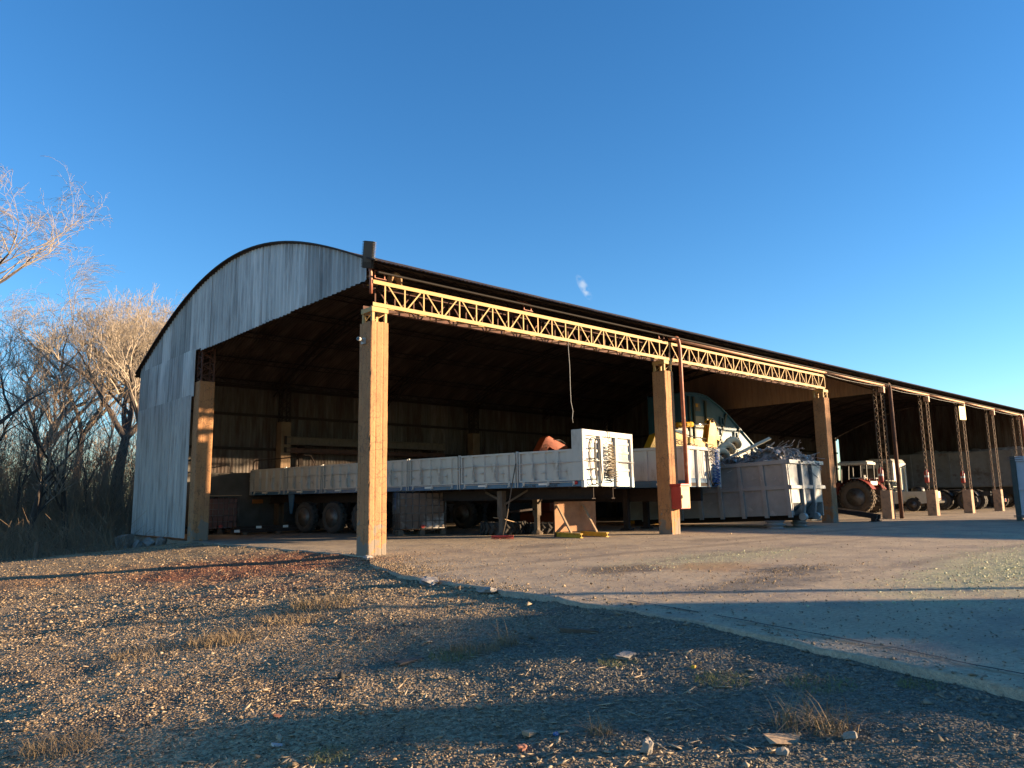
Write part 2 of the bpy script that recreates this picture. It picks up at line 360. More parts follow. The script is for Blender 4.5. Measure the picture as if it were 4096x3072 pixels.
def scatter(name, pts, size, m, flat=.6, elong=1.0, jit=.35, sink=.25, label=None, cat=None):
    n = len(pts); pts = np.asarray(pts, float); size = np.asarray(size, float)
    v = np.repeat(OCT[None], n, 0)+rng.normal(0, jit, (n, 6, 3))*.7
    sc = np.stack([size*rng.uniform(.8, 1.4, n)*elong, size*rng.uniform(.7, 1.1, n), size*flat*rng.uniform(.7, 1.2, n)], 1)
    v = v*sc[:, None]
    a = rng.uniform(0, 2*np.pi, n); ca, sa = np.cos(a)[:, None], np.sin(a)[:, None]
    tl = rng.normal(0, .25, n)[:, None]
    x = v[:, :, 0]*ca-v[:, :, 1]*sa; y = v[:, :, 0]*sa+v[:, :, 1]*ca; z = v[:, :, 2]+tl*v[:, :, 0]
    vv = np.stack([x, y, z], -1)+pts[:, None]; vv[:, :, 2] += (size*flat*(1-sink))[:, None]*.6
    f = (OCF[None]+6*np.arange(n)[:, None, None]).reshape(-1, 3)
    o = link(name, np_mesh(name, vv, f, m)); tag(o, label, cat, kind='stuff'); return o
def view_pts(n, r0, r1, pw, a0=-8, a1=96, keep=lambda x, y: True):
    P = []; D = []
    while len(P) < n:
        u = rng.uniform(0, 1, n); r = (r0**pw+u*(r1**pw-r0**pw))**(1/pw); a = np.radians(rng.uniform(a0, a1, n))
        for rr, aa in zip(r, a):
            x = -7.4+rr*math.sin(aa); y = -12.15+rr*math.cos(aa)
            if keep(x, y): P.append((x, y)); D.append(rr)
            if len(P) >= n: break
    return P, np.array(D)
off_slab = lambda x, y: x < edge_x(y)-.03+.25*max(0, fbm(x*2, y*2, 5)) and not (y > 9 and x > -.3)
P, D = view_pts(165000, 2.2, 10, .4, keep=off_slab)
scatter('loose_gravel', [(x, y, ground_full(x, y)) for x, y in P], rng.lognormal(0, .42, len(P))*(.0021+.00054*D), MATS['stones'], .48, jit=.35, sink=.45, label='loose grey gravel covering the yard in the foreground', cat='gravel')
P, D = view_pts(34000, 9, 24, .8, a1=60, keep=off_slab)
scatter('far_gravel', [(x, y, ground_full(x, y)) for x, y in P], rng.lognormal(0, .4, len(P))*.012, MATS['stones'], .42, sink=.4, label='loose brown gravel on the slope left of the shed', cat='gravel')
P, D = view_pts(700, 2.3, 13, .9, keep=off_slab)
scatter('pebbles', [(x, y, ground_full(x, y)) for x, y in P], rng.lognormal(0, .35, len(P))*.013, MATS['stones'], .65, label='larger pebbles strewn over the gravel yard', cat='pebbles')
def chip_keep(x, y): return off_slab(x, y) and fbm(x*.4, y*.4, 9) > -.12
P, D = view_pts(6000, 3.2, 20, .9, a1=60, keep=chip_keep)
mat('chips', (.40, .32, .21), (.24, .185, .12), 9, .9)
scatter('wood_chips', [(x, y, ground_full(x, y)+.006) for x, y in P], rng.lognormal(0, .4, len(P))*.0065, MATS['chips'], .28, elong=3.0, label='dry wood chips and straw scattered over the gravel', cat='wood chips')

# concrete slab with broken edge
def slab_fn(t, L, tc, c, b):
    c = patch(t, L, tc, c, 3.2, -9.3, 3.4, 1.1, (.40, .39, .22), .6)          # crushed glass
    c = patch(t, L, tc, c, 6.5, -9.0, 4.2, 1.4, (.40, .39, .22), .55)
    c = patch(t, L, tc, c, 3.5, -5.2, 3.0, 1.0, (.34, .32, .20), .55)
    c = patch(t, L, tc, c, .8, -5.3, .8, .6, (.12, .10, .085), .8, 3)
    c = patch(t, L, tc, c, 1.9, -6.0, .9, .7, (.36, .20, .08), .6, 3)
    c = patch(t, L, tc, c, 2.1, -7.1, .8, .6, (.11, .10, .09), .8, 3)
    c = patch(t, L, tc, c, .6, -7.6, 1.5, .5, (.13, .12, .105), .7, 3)
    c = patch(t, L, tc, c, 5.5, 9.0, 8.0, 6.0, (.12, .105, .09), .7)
    for q in ((5, -3.4, 8, .22, .45), (5.4, -4.9, 8, .20, .4), (6, -7.9, 7, .18, .35), (2.2, -2.0, 5, .3, .35), (12, -2.6, 9, .35, .4), (4.0, -.6, 1.2, .6, .5), (7.5, -2.2, .9, .5, .5)):
        c = patch(t, L, tc, c, *q[:4], (.17, .135, .10), q[4], 2.2)       # tyre tracks and oil
    n = nd(t, 'ShaderNodeTexNoise', Scale=70, Detail=4); L(tc.outputs['Object'], n.inputs['Vector'])
    n2 = nd(t, 'ShaderNodeTexNoise', Scale=7, Detail=5); L(tc.outputs['Object'], n2.inputs['Vector'])
    a = nd(t, 'ShaderNodeMath', operation='MULTIPLY_ADD'); L(n2.outputs[0], a.inputs[0]); a.inputs[1].default_value = 1.5; L(n.outputs[0], a.inputs[2])
    sp_ = nd(t, 'ShaderNodeTexNoise', Scale=26, Detail=5, Roughness=.75); L(tc.outputs['Object'], sp_.inputs['Vector'])
    sr_ = nd(t, 'ShaderNodeMapRange'); sr_.inputs[1].default_value = .3; sr_.inputs[2].default_value = .7; sr_.inputs[3].default_value = .66; sr_.inputs[4].default_value = 1.28; L(sp_.outputs[0], sr_.inputs[0])
    hh = nd(t, 'ShaderNodeHueSaturation'); L(sr_.outputs[0], hh.inputs['Value']); L(c, hh.inputs['Color']); c = hh.outputs[0]
    bp = nd(t, 'ShaderNodeBump', Strength=1.0, Distance=.016); L(a.outputs[0], bp.inputs['Height']); L(bp.outputs[0], b.inputs['Normal'])
    return c
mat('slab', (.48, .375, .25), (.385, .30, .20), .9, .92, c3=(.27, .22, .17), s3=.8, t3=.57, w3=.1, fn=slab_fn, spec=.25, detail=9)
def strip_mesh(name, offs, y0, y1, dy, zf, m, skirt):
    """bands along the slab edge: offs = list of distance inside the edge"""
    ys = np.arange(y0, y1, dy); rows = []
    for y in ys:
        e = edge_x(float(y))+.09*fbm(y*1.7, 2.2, 0, 4)+.05*fbm(y*7, 4.2, 0, 3)
        row = [(e-.06+.03*fbm(y*5, 8), y, skirt)]
        for o_ in offs:
            k = .25 if o_ == offs[0] else 1
            row.append((e+o_, y, zf(e+o_, float(y), o_)))
        rows.append(row)
    v = np.array(rows, float); n_, m_ = v.shape[:2]
    return link(name, np_mesh(name, v.reshape(-1, 3), grid_faces(m_, n_), m, False))
def zs(x, y, o_):
    z = .006*fbm(x*1.3, y*1.3, 2, 3)-.004
    if o_ < .05: z -= .012+.010*fbm(y*6, 1.2)
    elif o_ < .42: z += -.006+.012*fbm(x*7, y*7, 4, 3)
    return z
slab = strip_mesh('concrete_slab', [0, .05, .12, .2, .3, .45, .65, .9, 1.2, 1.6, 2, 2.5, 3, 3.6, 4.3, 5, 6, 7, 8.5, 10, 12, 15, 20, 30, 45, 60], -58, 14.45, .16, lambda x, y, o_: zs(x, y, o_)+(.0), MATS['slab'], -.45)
tag(slab, kind='structure')
# a crack runs along the slab some 25 cm inside its edge
cr = MB(); pts = []
for y in np.arange(-13.0, -7.0, .09):
    pts.append((edge_x(float(y))+.30+.03*fbm(y*1.1, 3)+.012*fbm(y*6, 5), float(y)))
for a, b in zip(pts[:-1], pts[1:]):
    if fbm(a[1]*2.2, 11) < -.38: continue
    w_ = .008+.010*max(0, .5+fbm(a[1]*3, 6))
    cr.add([(a[0]-w_, a[1], .0075), (a[0]+w_, a[1], .0075), (b[0]+w_, b[1], .0075), (b[0]-w_, b[1], .0075)], [(0, 1, 2, 3)])
tag(cr.build('slab_crack', mat('crack_dirt', (.045, .038, .032), None, 6, 1)), kind='structure')
# crushed glass, grit on the slab
mat('glass_cullet', (.46, .46, .28), (.33, .34, .20), 20, .5, spec=.4)
def near(cx, cy, rx, ry): return lambda: (cx+rx*rng.normal(0, .5), cy+ry*rng.normal(0, .5))
P = [near(3.4, -9.2, 3.0, .8)() for _ in range(3500)]+[near(6.8, -8.8, 4, 1.0)() for _ in range(3500)]+[near(3.5, -5.2, 2.6, .8)() for _ in range(1200)]
P = [q for q in P if q[0] > edge_x(q[1])+.1]
scatter('crushed_glass', [(x, y, .002) for x, y in P], rng.lognormal(0, .5, len(P))*.0055, MATS['glass_cullet'], .5, sink=0, label='pale green crushed glass spread on the concrete apron', cat='glass')
P = [near(.8, -5.3, .9, .5)() for _ in range(500)]+[near(2.1, -7.1, 1.4, .4)() for _ in range(600)]+[near(.3, -7.4, 1.8, .35)() for _ in range(500)]+[(float(x), float(y)) for x, y in zip(rng.uniform(-2, 14, 2500), rng.uniform(-11, .5, 2500))]
P += [(edge_x(float(y))+abs(rng.normal(0, 3.6)), float(y)) for y in rng.uniform(-12, 1.5, 6000)]
P += [(edge_x(float(y))+abs(rng.normal(0, .22)), float(y)) for y in rng.uniform(-6, 0, 1500)]+[(edge_x(float(y))+abs(rng.normal(0, .55)), float(y)) for y in rng.uniform(-3.6, -.4, 3500)]
P = [q for q in P if q[0] > edge_x(q[1])+.0]
scatter('slab_grit', [(x, y, .002) for x, y in P], rng.lognormal(0, .4, len(P))*.006, MATS['stones'], .6, sink=0, label='loose grit lying on the concrete apron', cat='grit')

P = [(edge_x(float(y))+rng.normal(-.05, .16), float(y)) for y in rng.uniform(-11.5, -.3, 1500)]
scatter('broken_concrete', [(x, y, max(ground_full(x, y), -.012 if x > edge_x(y)+.05 else -9)) for x, y in P], rng.lognormal(0, .5, len(P))*.009, MATS['stones'], .6, sink=.35, label='crumbs of broken concrete along the edge of the apron', cat='rubble')

# ------------------------------------------------------------------ the shed
shed = thing('arched_shed', 'long open-fronted shed with arched corrugated roof on orange concrete columns', 'shed')
L2, L3, L4, L5, L6, L7, L8, XE = 9.227, 18.56, 23.53, 28.34, 32.95, 37.54, 42.2, 51.4
YM, YB, AC, AR, AT = 9.08, 14.57, 7.05, 14.6, 7.45
AP = np.polyfit([.29, 1.44, 2.2, 3.1, 4.2, 5.4, 6.9, 8.3, 9.4, 10.9, 13.4, 14.4], [5.72, 6.2, 6.5, 6.8, 7.06, 7.25, 7.37, 7.33, 7.15, 6.78, 5.9, 5.5], 4)
def arch(y):
    y = float(y)
    if y < .3: return float(np.polyval(AP, .3))-(.3-y)*.38
    return float(np.polyval(AP, y))
def add_noise_column(name, x0, x1, y0, y1, z0, z1, m, parent, grooves=2, chips=1.0, lv=70, seed=0):
    """board-formed concrete column: vertical board joints, chipped corners"""
    cx, cy = (x0+x1)/2, (y0+y1)/2; hx, hy = (x1-x0)/2, (y1-y0)/2; per = []
    N = 16
    for sx_, sy_, ex, ey in ((-1, -1, 1, -1), (1, -1, 1, 1), (1, 1, -1, 1), (-1, 1, -1, -1)):
        for i in range(N):
            t = i/N; per.append((sx_+(ex-sx_)*t, sy_+(ey-sy_)*t, t, (sx_, sy_, ex, ey)))
    rows = []
    for k in range(lv+1):
        z = z0+(z1-z0)*k/lv; row = []
        for ux, uy, t, sd_ in per:
            x, y = cx+ux*hx, cy+uy*hy
            nxn, nyn = (sd_[3]-sd_[1])/2, -(sd_[2]-sd_[0])/2
            d = .004*noise.noise(V((x*9+seed, y*9, z*4)))
            for gq in range(1, grooves+1):
                gt = gq/(grooves+1)
                if abs(t-round(gt*N)/N) < 1e-6: d -= .009*(.5+.5*noise.noise(V((gq*3.3+seed, sd_[0], z*1.3)))+.3)
            if t < 1e-6:
                c_ = noise.noise(V((z*2.6+seed, ux*5, uy*7)))+.5*noise.noise(V((z*9+seed, ux*5, uy*7)))
                q = .012+chips*max(0, c_-.18)*.075
                x -= ux*q*.8; y -= uy*q*.8
            if k == lv: z_ = z+.02*noise.noise(V((x*14, y*14, seed)))
            else: z_ = z
            row.append((x+nxn*d, y+nyn*d, z_))
        rows.append(row)
    n = len(per); v = [q for r_ in rows for q in r_]
    f = [(k*n+i, k*n+(i+1) % n, (k+1)*n+(i+1) % n, (k+1)*n+i) for k in range(lv) for i in range(n)]
    v.append((cx, cy, z1)); f += [(lv*n+i, lv*n+(i+1) % n, len(v)-1) for i in range(n)]
    mb = MB(); mb.v = v; mb.f = f
    return mb.build(name, m, parent)
CP = MATS['column_paint']
HC = 4.4
for i, x in enumerate((0, L2, L3)):
    add_noise_column('column', x-.02, x+.385, 0, .43, -.35, HC, CP, shed, seed=i*17)
add_noise_column('column', 0, .44, YM, YM+.40, -.4, HC, CP, shed, seed=55)
add_noise_column('corner_post', -.02, .3, 14.32, 14.62, -.75, 4.9, MATS['grey_concrete'], shed, grooves=1, seed=61)
for x in (4.74, 13.85, L4-.3): add_noise_column('column', x, x+.4, 14.0, 14.42, -.05, 3.95, MATS['shaded_column'], shed, seed=int(x*7), lv=30)
for i, x in enumerate((L4, L5, L6, L7, L8, 46.8)):
    add_noise_column('pier', x, x+.38, 0, .38, -.05, 1.1, MATS['pier_concrete'], shed, grooves=0, lv=16, chips=.6, seed=70+i*9)

def lattice(mb, base, top, wx, wy, n, r=.018, rod=.008):
    b0, t0 = V(base), V(top); C = []
    for sx_, sy_ in ((0, 0), (1, 0), (1, 1), (0, 1)):
        o_ = V((sx_*wx, sy_*wy, 0)); mb.beam(b0+o_, t0+o_, r*2, r*2); C.append(o_)
    for a in range(4):
        p_, q_ = C[a], C[(a+1) % 4]
        for k in range(n):
            u0 = b0.lerp(t0, k/n); u1 = b0.lerp(t0, (k+1)/n)
            mb.beam(u0+(p_ if k % 2 else q_), u1+(q_ if k % 2 else p_), rod*2, rod*2)
for i, x in enumerate((L4, L5, L6, L7, L8, 46.8)):
    mb = MB(); lattice(mb, (x+.03, .03, 1.08), (x+.03, .03, 5.3), .30, .30, 26, .011, .005)
    mb.build('lattice_post', MATS['post_paint'], shed)
    mb = MB(); mb.box(x+.02, x+.22, -.06, .1, 5.02, 5.2); mb.box(x+.06, x+.16, -.1, -.06, 4.98, 5.24); mb.build('gutter_bracket', MATS['gutter_salmon'], shed)
# short steel stools that carry the truss on each front column
for x in (0, L2, L3):
    mb = MB()
    for sx_ in (0.03, .31):
        for sy_ in (.04, .36): mb.box(x+sx_, x+sx_+.055, sy_, sy_+.055, HC-.02, 4.62)
    mb.box(x+.01, x+.385, .02, .075, 4.60, 4.70); mb.box(x+.01, x+.385, .365, .42, 4.60, 4.70)
    mb.box(x+.01, x+.065, .075, .365, 4.602, 4.698); mb.box(x+.33, x+.385, .075, .365, 4.602, 4.698)
    mb.beam((x+.07, .06, HC+.02), (x+.32, .06, 4.58), .014, .014); mb.beam((x+.045, .08, 4.58), (x+.045, .36, HC+.02), .014, .014)
    mb.build('bearing_stool', MATS['truss_yellow'], shed, bevel=.004)
# lattice head on the middle column of the gable
mb = MB(); lattice(mb, (.06, YM+.04, HC-.02), (.06, YM+.04, 5.35), .34, .32, 6, .02, .012); mb.build('lattice_head', MATS['rust_steel'], shed)
for x in (4.74, 13.85, L4-.3):
    mb = MB(); lattice(mb, (x+.05, 14.05, 3.93), (x+.05, 14.05, 5.3), .3, .3, 8, .02, .012); mb.build('lattice_head', MATS['dark_steel'], shed)

# yellow box truss along the front
ZB, ZT = 4.70, 5.22
TY = MATS['truss_yellow']
mb = MB()
for k in range(72):
    xa = .1+k*(L3-.1)/72; xb = xa+(L3-.1)/72; ya, yb = (.05, .36) if k % 2 else (.36, .05)
    mb.beam((xa, ya, ZB+.008), (xb, yb, ZB+.008), .018, .018)
    if k % 3 == 1: mb.box(xa, xa+.16, .02, .05, ZB-.016, ZB-.002)
    if k % 2 == 0: mb.beam((xa, ya, ZT-.02), (xb, yb, ZT-.02), .016, .016)
lacing = mb
truss = None
for nm, z0 in (('bottom_chord', ZB), ('top_chord', ZT-.075)):
    for y_ in (.0, .36):
        for xa, xb, dy in ((0.02, L2+.12, 0), (L2+.14, L3+.12, .004)):
            mb = MB(); mb.box(xa, xb, y_+dy, y_+.012+dy, z0, z0+.075); mb.box(xa, xb, y_+.013+dy, y_+.075+dy, z0+(.0 if nm[0] == 'b' else .063), z0+(.012 if nm[0] == 'b' else .075))
            if truss is None:
                truss = mb.build('truss_beam', TY, shed); tag(lacing.build('lacing', TY, truss), kind='stuff')
            else: mb.build(nm, TY if y_ < .1 else MATS['rust_steel'], truss)
mod = .922; hw = ZT-.09-(ZB+.09)
vm = MB().box(-.015, .015, 0, .012, -hw/2-.05, hw/2+.05).mesh('web_post', TY)
dm = MB(); dm.prism([(-mod*.40-.017, -hw/2-.04), (-mod*.40+.017, -hw/2-.04), (-.02+.017, hw/2+.04), (-.02-.017, hw/2+.04)], 0, .012, 'xz'); dm = dm.mesh('web_diagonal', TY)
dm2 = MB(); dm2.prism([(mod*.40-.017, -hw/2-.04), (mod*.40+.017, -hw/2-.04), (.02+.017, hw/2+.04), (.02-.017, hw/2+.04)], 0, .012, 'xz'); dm2 = dm2.mesh('web_diagonal', TY)
zc = (ZB+ZT)/2
back = {}
for me_ in (vm, dm, dm2): q = me_.copy(); q.materials.clear(); q.materials.append(MATS['rust_steel']); back[me_.name] = q
for fy in (.013, .372):
    for k in range(21):
        xp = .30+mod*k; v_, d_, e_ = (vm, dm, dm2) if fy < .1 else (back[vm.name], back[dm.name], back[dm2.name])
        link('web_post', v_, truss, (xp, fy, zc)); (link('web_diagonal', d_, truss, (xp-.04, fy, zc)) if k else None); (link('web_diagonal', e_, truss, (xp+.04, fy, zc)) if k < 20 else None)
        if k < 20: link('web_post', v_, truss, (xp+mod/2, fy, zc))
mb = MB()
for x in (.12, 4.1, L2-.05, 13.9, L3-.1):
    for a in (0, .22): mb.beam((x+a, .1, ZT), (x+a, .12, ZT+.24), .022, .022); mb.beam((x+a, .12, ZT+.24), (x+a, .34, ZT+.36), .018, .018)
    mb.box(x-.02, x+.24, .06, .14, ZT+.002, ZT+.07); mb.beam((x, .12, ZT+.23), (x+.22, .12, ZT+.21), .016, .016)
mb.build('roof_bracket', MATS['pipe_red'], truss)

# roof: curved corrugated sheets side by side, purlins and arched ribs
def roof_mesh(wd):
    ys = np.linspace(-.42, 14.95, 34); xs = np.linspace(0, wd+.05, int(wd/.1*6)+1)
    v = [(x, y, arch(y)+.012*math.sin(2*math.pi*x/.1)+.0) for y in ys for x in xs]
    me = np_mesh('roof_sheet', v, grid_faces(len(xs), len(ys)), MATS['roof_sheet'], True); return me
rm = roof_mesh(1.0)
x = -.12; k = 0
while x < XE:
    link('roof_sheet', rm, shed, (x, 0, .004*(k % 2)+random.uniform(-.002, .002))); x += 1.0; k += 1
GI = MATS['galv_in']; DS = MATS['dark_steel']
for yy in (-.2, .95, 2.6, 4.3, 6.0, 8.0, 9.8, 11.5, 13.1, 14.4):
    mb = MB(); z = arch(yy)-.035
    for a, b in ((.02, .0), (.02, -.17)): mb.beam((0, yy, z+b-.02), (XE-.1, yy, z+b-.02), .05, .03)
    n = int(XE/.42) if yy > 0 else 0
    for i in range(n): mb.beam((i*.42+.02, yy, z-.02-(.16 if i % 2 else 0)), (i*.42+.42, yy, z-.02-(0 if i % 2 else .16)), .014, .014)
    mb.build('purlin', DS if yy > 1 else MATS['purlin_black'], shed)
def rib(xr, m, name='arch_rib', dpt=.34):
    mb = MB(); ys = np.linspace(.15, 14.4, 31)
    for i in range(30):
        a, b = ys[i], ys[i+1]
        za, zb = arch(a)-.24, arch(b)-.24
        for o_ in (0, -dpt):
            for dx in (-.12, .12): mb.beam((xr+dx, a, za+o_), (xr+dx, b, zb+o_), .04, .04)
        mb.beam((xr, a, za if i % 2 else za-dpt), (xr, b, zb-dpt if i % 2 else zb), .02, .02)
    mb.build(name, m, shed)
for xr in (.25, 4.7, L2+.2, 13.9, L3+.2, L4-.2, L5-.2, L6-.2, L7-.2, L8-.2, 46.6): rib(xr, DS)

# corrugated wall sheets, each one a piece
def wall_sheet(plane, c0, c1, off, zb, zt, m, lam=.13, amp=.014, tilt=0, name='wall_sheet', lab=None):
    """plane 'x': sheet in the plane x=off running along y; 'y': in the plane y=off running along x"""
    n = max(6, int((c1-c0)/lam*6)); cs = np.linspace(c0, c1, n+1); v = []
    for zz in range(5):
        for c in cs:
            s_ = amp*math.sin(2*math.pi*c/lam); s_ = max(-amp*.6, min(amp*.6, s_*1.6))
            top = zt(c) if callable(zt) else zt
            z = zb+(top-zb)*zz/4
            o_ = off+s_+tilt*(zz/4-.5)
            v.append((o_, c, z) if plane == 'x' else (c, o_, z))
    me = np_mesh(name, v, grid_faces(len(cs), 5), m, False)
    return link(name, me, shed, label=lab)
GV = MATS['galv']
def run(plane, c0, c1, wd, off, zb, zt, m, jit=.02, zj=.015, **k):
    c = c0; i = 0
    while c < c1-.05:
        e = min(c1, c+wd*random.uniform(.92, 1.06))
        if c1-e < .25: e = c1
        wall_sheet(plane, c, e+.03, off+(.007 if i % 2 else 0)+random.uniform(-.002, .002), zb+random.uniform(-zj, zj), zt, m, tilt=random.uniform(-.006, .006), **k)
        c = e; i += 1
at = lambda c: arch(min(14.6, max(-.3, c)))-.02
run('x', YM+.42, 14.32, .78, -.085, .06, 4.04, GV, lam=.205, amp=.042, zj=.004)
run('x', YM+.30, 14.42, .86, -.06, 4.0, 5.36, GV, lam=.19, amp=.032, zj=.006)
run('x', YM-.1, 14.5, .86, -.04, 5.32, at, GV, lam=.19, amp=.032, zj=.006)
run('x', .12, YM-.1, .84, -.045, 5.24, at, GV, lam=.19, amp=.032, zj=.012)
# girts behind the gable sheets
for z in (.35, 2.2, 4.0, 5.36):
    mb = MB(); mb.box(.0, .05, YM+.45, 14.3, z-.03, z+.03); mb.build('girt', DS, shed)
mb = MB()
for i in range(18): mb.beam((0, .1+i*.5, 5.30), (0, .1+i*.5+.5, 5.30), .04, .04)
mb.build('girt', DS, shed)
mb = MB()
ys = np.linspace(-.35, 14.75, 40)
for a, b in zip(ys[:-1], ys[1:]): mb.beam((-.13, a, arch(a)+.012), (-.13, b, arch(b)+.012), .07, .03)
mb.build('gable_flashing', MATS['dark_steel'], shed)
# rear wall
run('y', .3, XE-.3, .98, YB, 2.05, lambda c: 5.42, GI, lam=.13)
for z in (2.95, 4.18, 5.2):
    mb = MB(); mb.box(.3, XE-.3, YB-.10, YB-.035, z-.05, z+.05); mb.build('girt', DS, shed)
mb = MB(); mb.box(.3, XE, YB-.13, YB+.1, -.4, 2.06); mb.build('low_wall', MATS['shaded_concrete'], shed, bevel=.01)
mb = MB()
for x in np.arange(1.2, 24, 1.5): mb.box(x, x+.05, YB-.155, YB-.133, -.05, 2.03)
mb.build('wall_batten', MATS['shaded_concrete'], shed)
# cross wall inside the shed: closed at the rear, a hanging apron in front
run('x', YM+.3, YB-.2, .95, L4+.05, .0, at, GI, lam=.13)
run('x', .15, YM+.28, .95, L4+.05, 5.0, at, mat('apron_sheet', (.30, .19, .12), (.22, .135, .085), 3, .7, .1, stretch=(3, 3, .4), rnd=.15), lam=.13)
for z in (2.9, 4.1):
    mb = MB(); mb.box(L4-.04, L4+.02, YM+.3, YB-.2, z-.05, z+.05); mb.build('girt', DS, shed)
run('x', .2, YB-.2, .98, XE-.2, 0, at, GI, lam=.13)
# rear-wall storage brackets are part of the shed
mb = MB()
for x in (5.6, 8.6, 11.4):
    mb.box(x, x+.3, YB-.75, YB-.14, 2.72, 2.80); mb.box(x, x+.3, YB-.75, YB-.14, 3.02, 3.08); mb.box(x+.05, x+.2, YB-.22, YB-.14, 1.6, 3.2)
mb.build('wall_bracket', DS, shed)

# pipes
def bend(pts, r=.12, n=5):
    o_ = [V(pts[0])]
    for a, b, c in zip(pts[:-2], pts[1:-1], pts[2:]):
        a, b, c = V(a), V(b), V(c); p0 = b+(a-b).normalized()*min(r, (a-b).length*.45); p1 = b+(c-b).normalized()*min(r, (c-b).length*.45)
        for i in range(n+1):
            t = i/n; o_.append(p0.lerp(b, t).lerp(b.lerp(p1, t), t))
    o_.append(V(pts[-1])); return o_
mb = MB(); mb.tube(bend([(L2+.12, -.12, 5.27), (L2+.3, -.14, 5.3), (L2+.44, -.16, 5.35), (L2+.50, -.17, 5.1), (L2+.53, -.17, 1.05)], .14), .052, 10); mb.build('downpipe', MATS['pipe_red'], shed, smooth=True)
mb = MB(); mb.tube(bend([(L4+.3, -.1, 5.22), (L4+.45, -.14, 5.4), (L4+.50, -.16, 5.2), (L4+.51, -.17, .0)], .12), .075, 10); mb.build('downpipe', MATS['rust_steel'], shed, smooth=True)
mb = MB(); mb.tube(bend([(L8-.2, -.1, 5.22), (L8+.1, -.14, 5.3), (L8+.15, -.16, 5.0), (L8+.16, -.17, .0)], .12), .07, 10); mb.build('downpipe', MATS['pipe_red'], shed, smooth=True)
xs = [L2+.35, L3, L4, L5, L6, L7, L8, 46.8, XE]
for a, b in zip(xs[:-1], xs[1:]):
    mb = MB(); mid = (a+b)/2
    mb.tube([(a, -.12, 5.29), (mid, -.12, 5.275), (b-.01, -.12, 5.29)], .05, 10); mb.tube([(b-.07, -.12, 5.29), (b-.01, -.12, 5.29)], .058, 10)
    mb.build('gutter_pipe', MATS['gutter_salmon'], shed, smooth=True)
mb = MB(); mb.tube([(a, -.1+.01*math.sin(a*2), 5.21-.05*abs(math.sin(a*.68))) for a in np.arange(L3, XE, .3)], .007, 6); mb.build('cable', MATS['cable_grey'], shed, smooth=True)
# ------------------------------------------------------------------ wheels shared by the vehicles
def wheel_meshes(rad, wid, rim_r, tread=0, mt='rubber', mr='rim_steel', holes=8):
    """tyre and rim around the y axis, outer face at +y"""
    M = Matrix.Rotation(R(-90), 4, 'X')
    h = wid/2
    t = MB(); t.lathe([(rim_r, -h*.85), (rim_r+.03, -h), (rad-.07, -h), (rad-.02, -h*.82), (rad, -h*.5), (rad, h*.5), (rad-.02, h*.82), (rad-.07, h), (rim_r+.03, h), (rim_r, h*.85)], 28, M, closed=True)
    n = int(rad*34)
    for k in range(n):
        a = 2*math.pi*k/n
        for sy_ in (-1, 1):
            q = Matrix.Rotation(a+(.5*math.pi/n if sy_ > 0 else 0), 4, 'Y') @ Matrix.Translation((rad+tread/2, sy_*h*.5, 0)) @ Matrix.Rotation(sy_*R(38 if tread > .02 else 10), 4, 'X')
            t.box(-tread/2-.012, tread/2+.004, -h*(.62 if tread > .02 else .42), h*(.62 if tread > .02 else .42), -.028-tread*.3, .028+tread*.3, q)
    r = MB(); r.lathe([(rim_r+.012, h*.9), (rim_r, h*.72), (rim_r-.03, h*.62), (rim_r*.8, h*.25), (rim_r*.45, h*.3), (rim_r*.42, h*.62), (rim_r*.2, h*.7), (0, h*.72)], 24, M)
    r.lathe([(rim_r+.012, -h*.9), (rim_r, -h*.6), (rim_r-.03, h*.2)], 24, M)
    for k in range(holes):
        a = 2*math.pi*k/holes
        r.tube([(rim_r*.33*math.cos(a), h*.6, rim_r*.33*math.sin(a)), (rim_r*.33*math.cos(a), h*.8, rim_r*.33*math.sin(a))], .016, 6)
    hl = MB()
    for k in range(holes):
        a = 2*math.pi*(k+.5)/holes; c_, s_ = rim_r*.63*math.cos(a), rim_r*.63*math.sin(a)
        hl.tube([(c_, h*.24, s_), (c_, h*.33, s_)], rim_r*.11, 8)
    return t.mesh('tyre', MATS[mt], True), r.mesh('rim', MATS[mr], True), hl.mesh('hand_hole', MATS['black_paint'])
def put_wheel(ws, parent, loc, flip=False, rot=0, steer=0):
    t, r, hl = ws
    o = link('wheel', t, parent, loc, (0, rot, (math.pi if flip else 0)+steer))
    link('rim', r, o); link('hand_hole', hl, o); return o
W_TRAIL = wheel_meshes(.50, .28, .30)
W_PICK = wheel_meshes(.36, .24, .21, holes=6)
W_TRUCK = wheel_meshes(.52, .29, .31, holes=10)

def roty(a): return Matrix.Rotation(a, 4, 'Y')
def face_mtx(o, xd, nrm):
    xd = V(xd).normalized(); nrm = V(nrm).normalized(); yd = nrm.cross(xd)
    m = Matrix((xd, yd, nrm)).transposed().to_4x4(); m.translation = V(o); return m

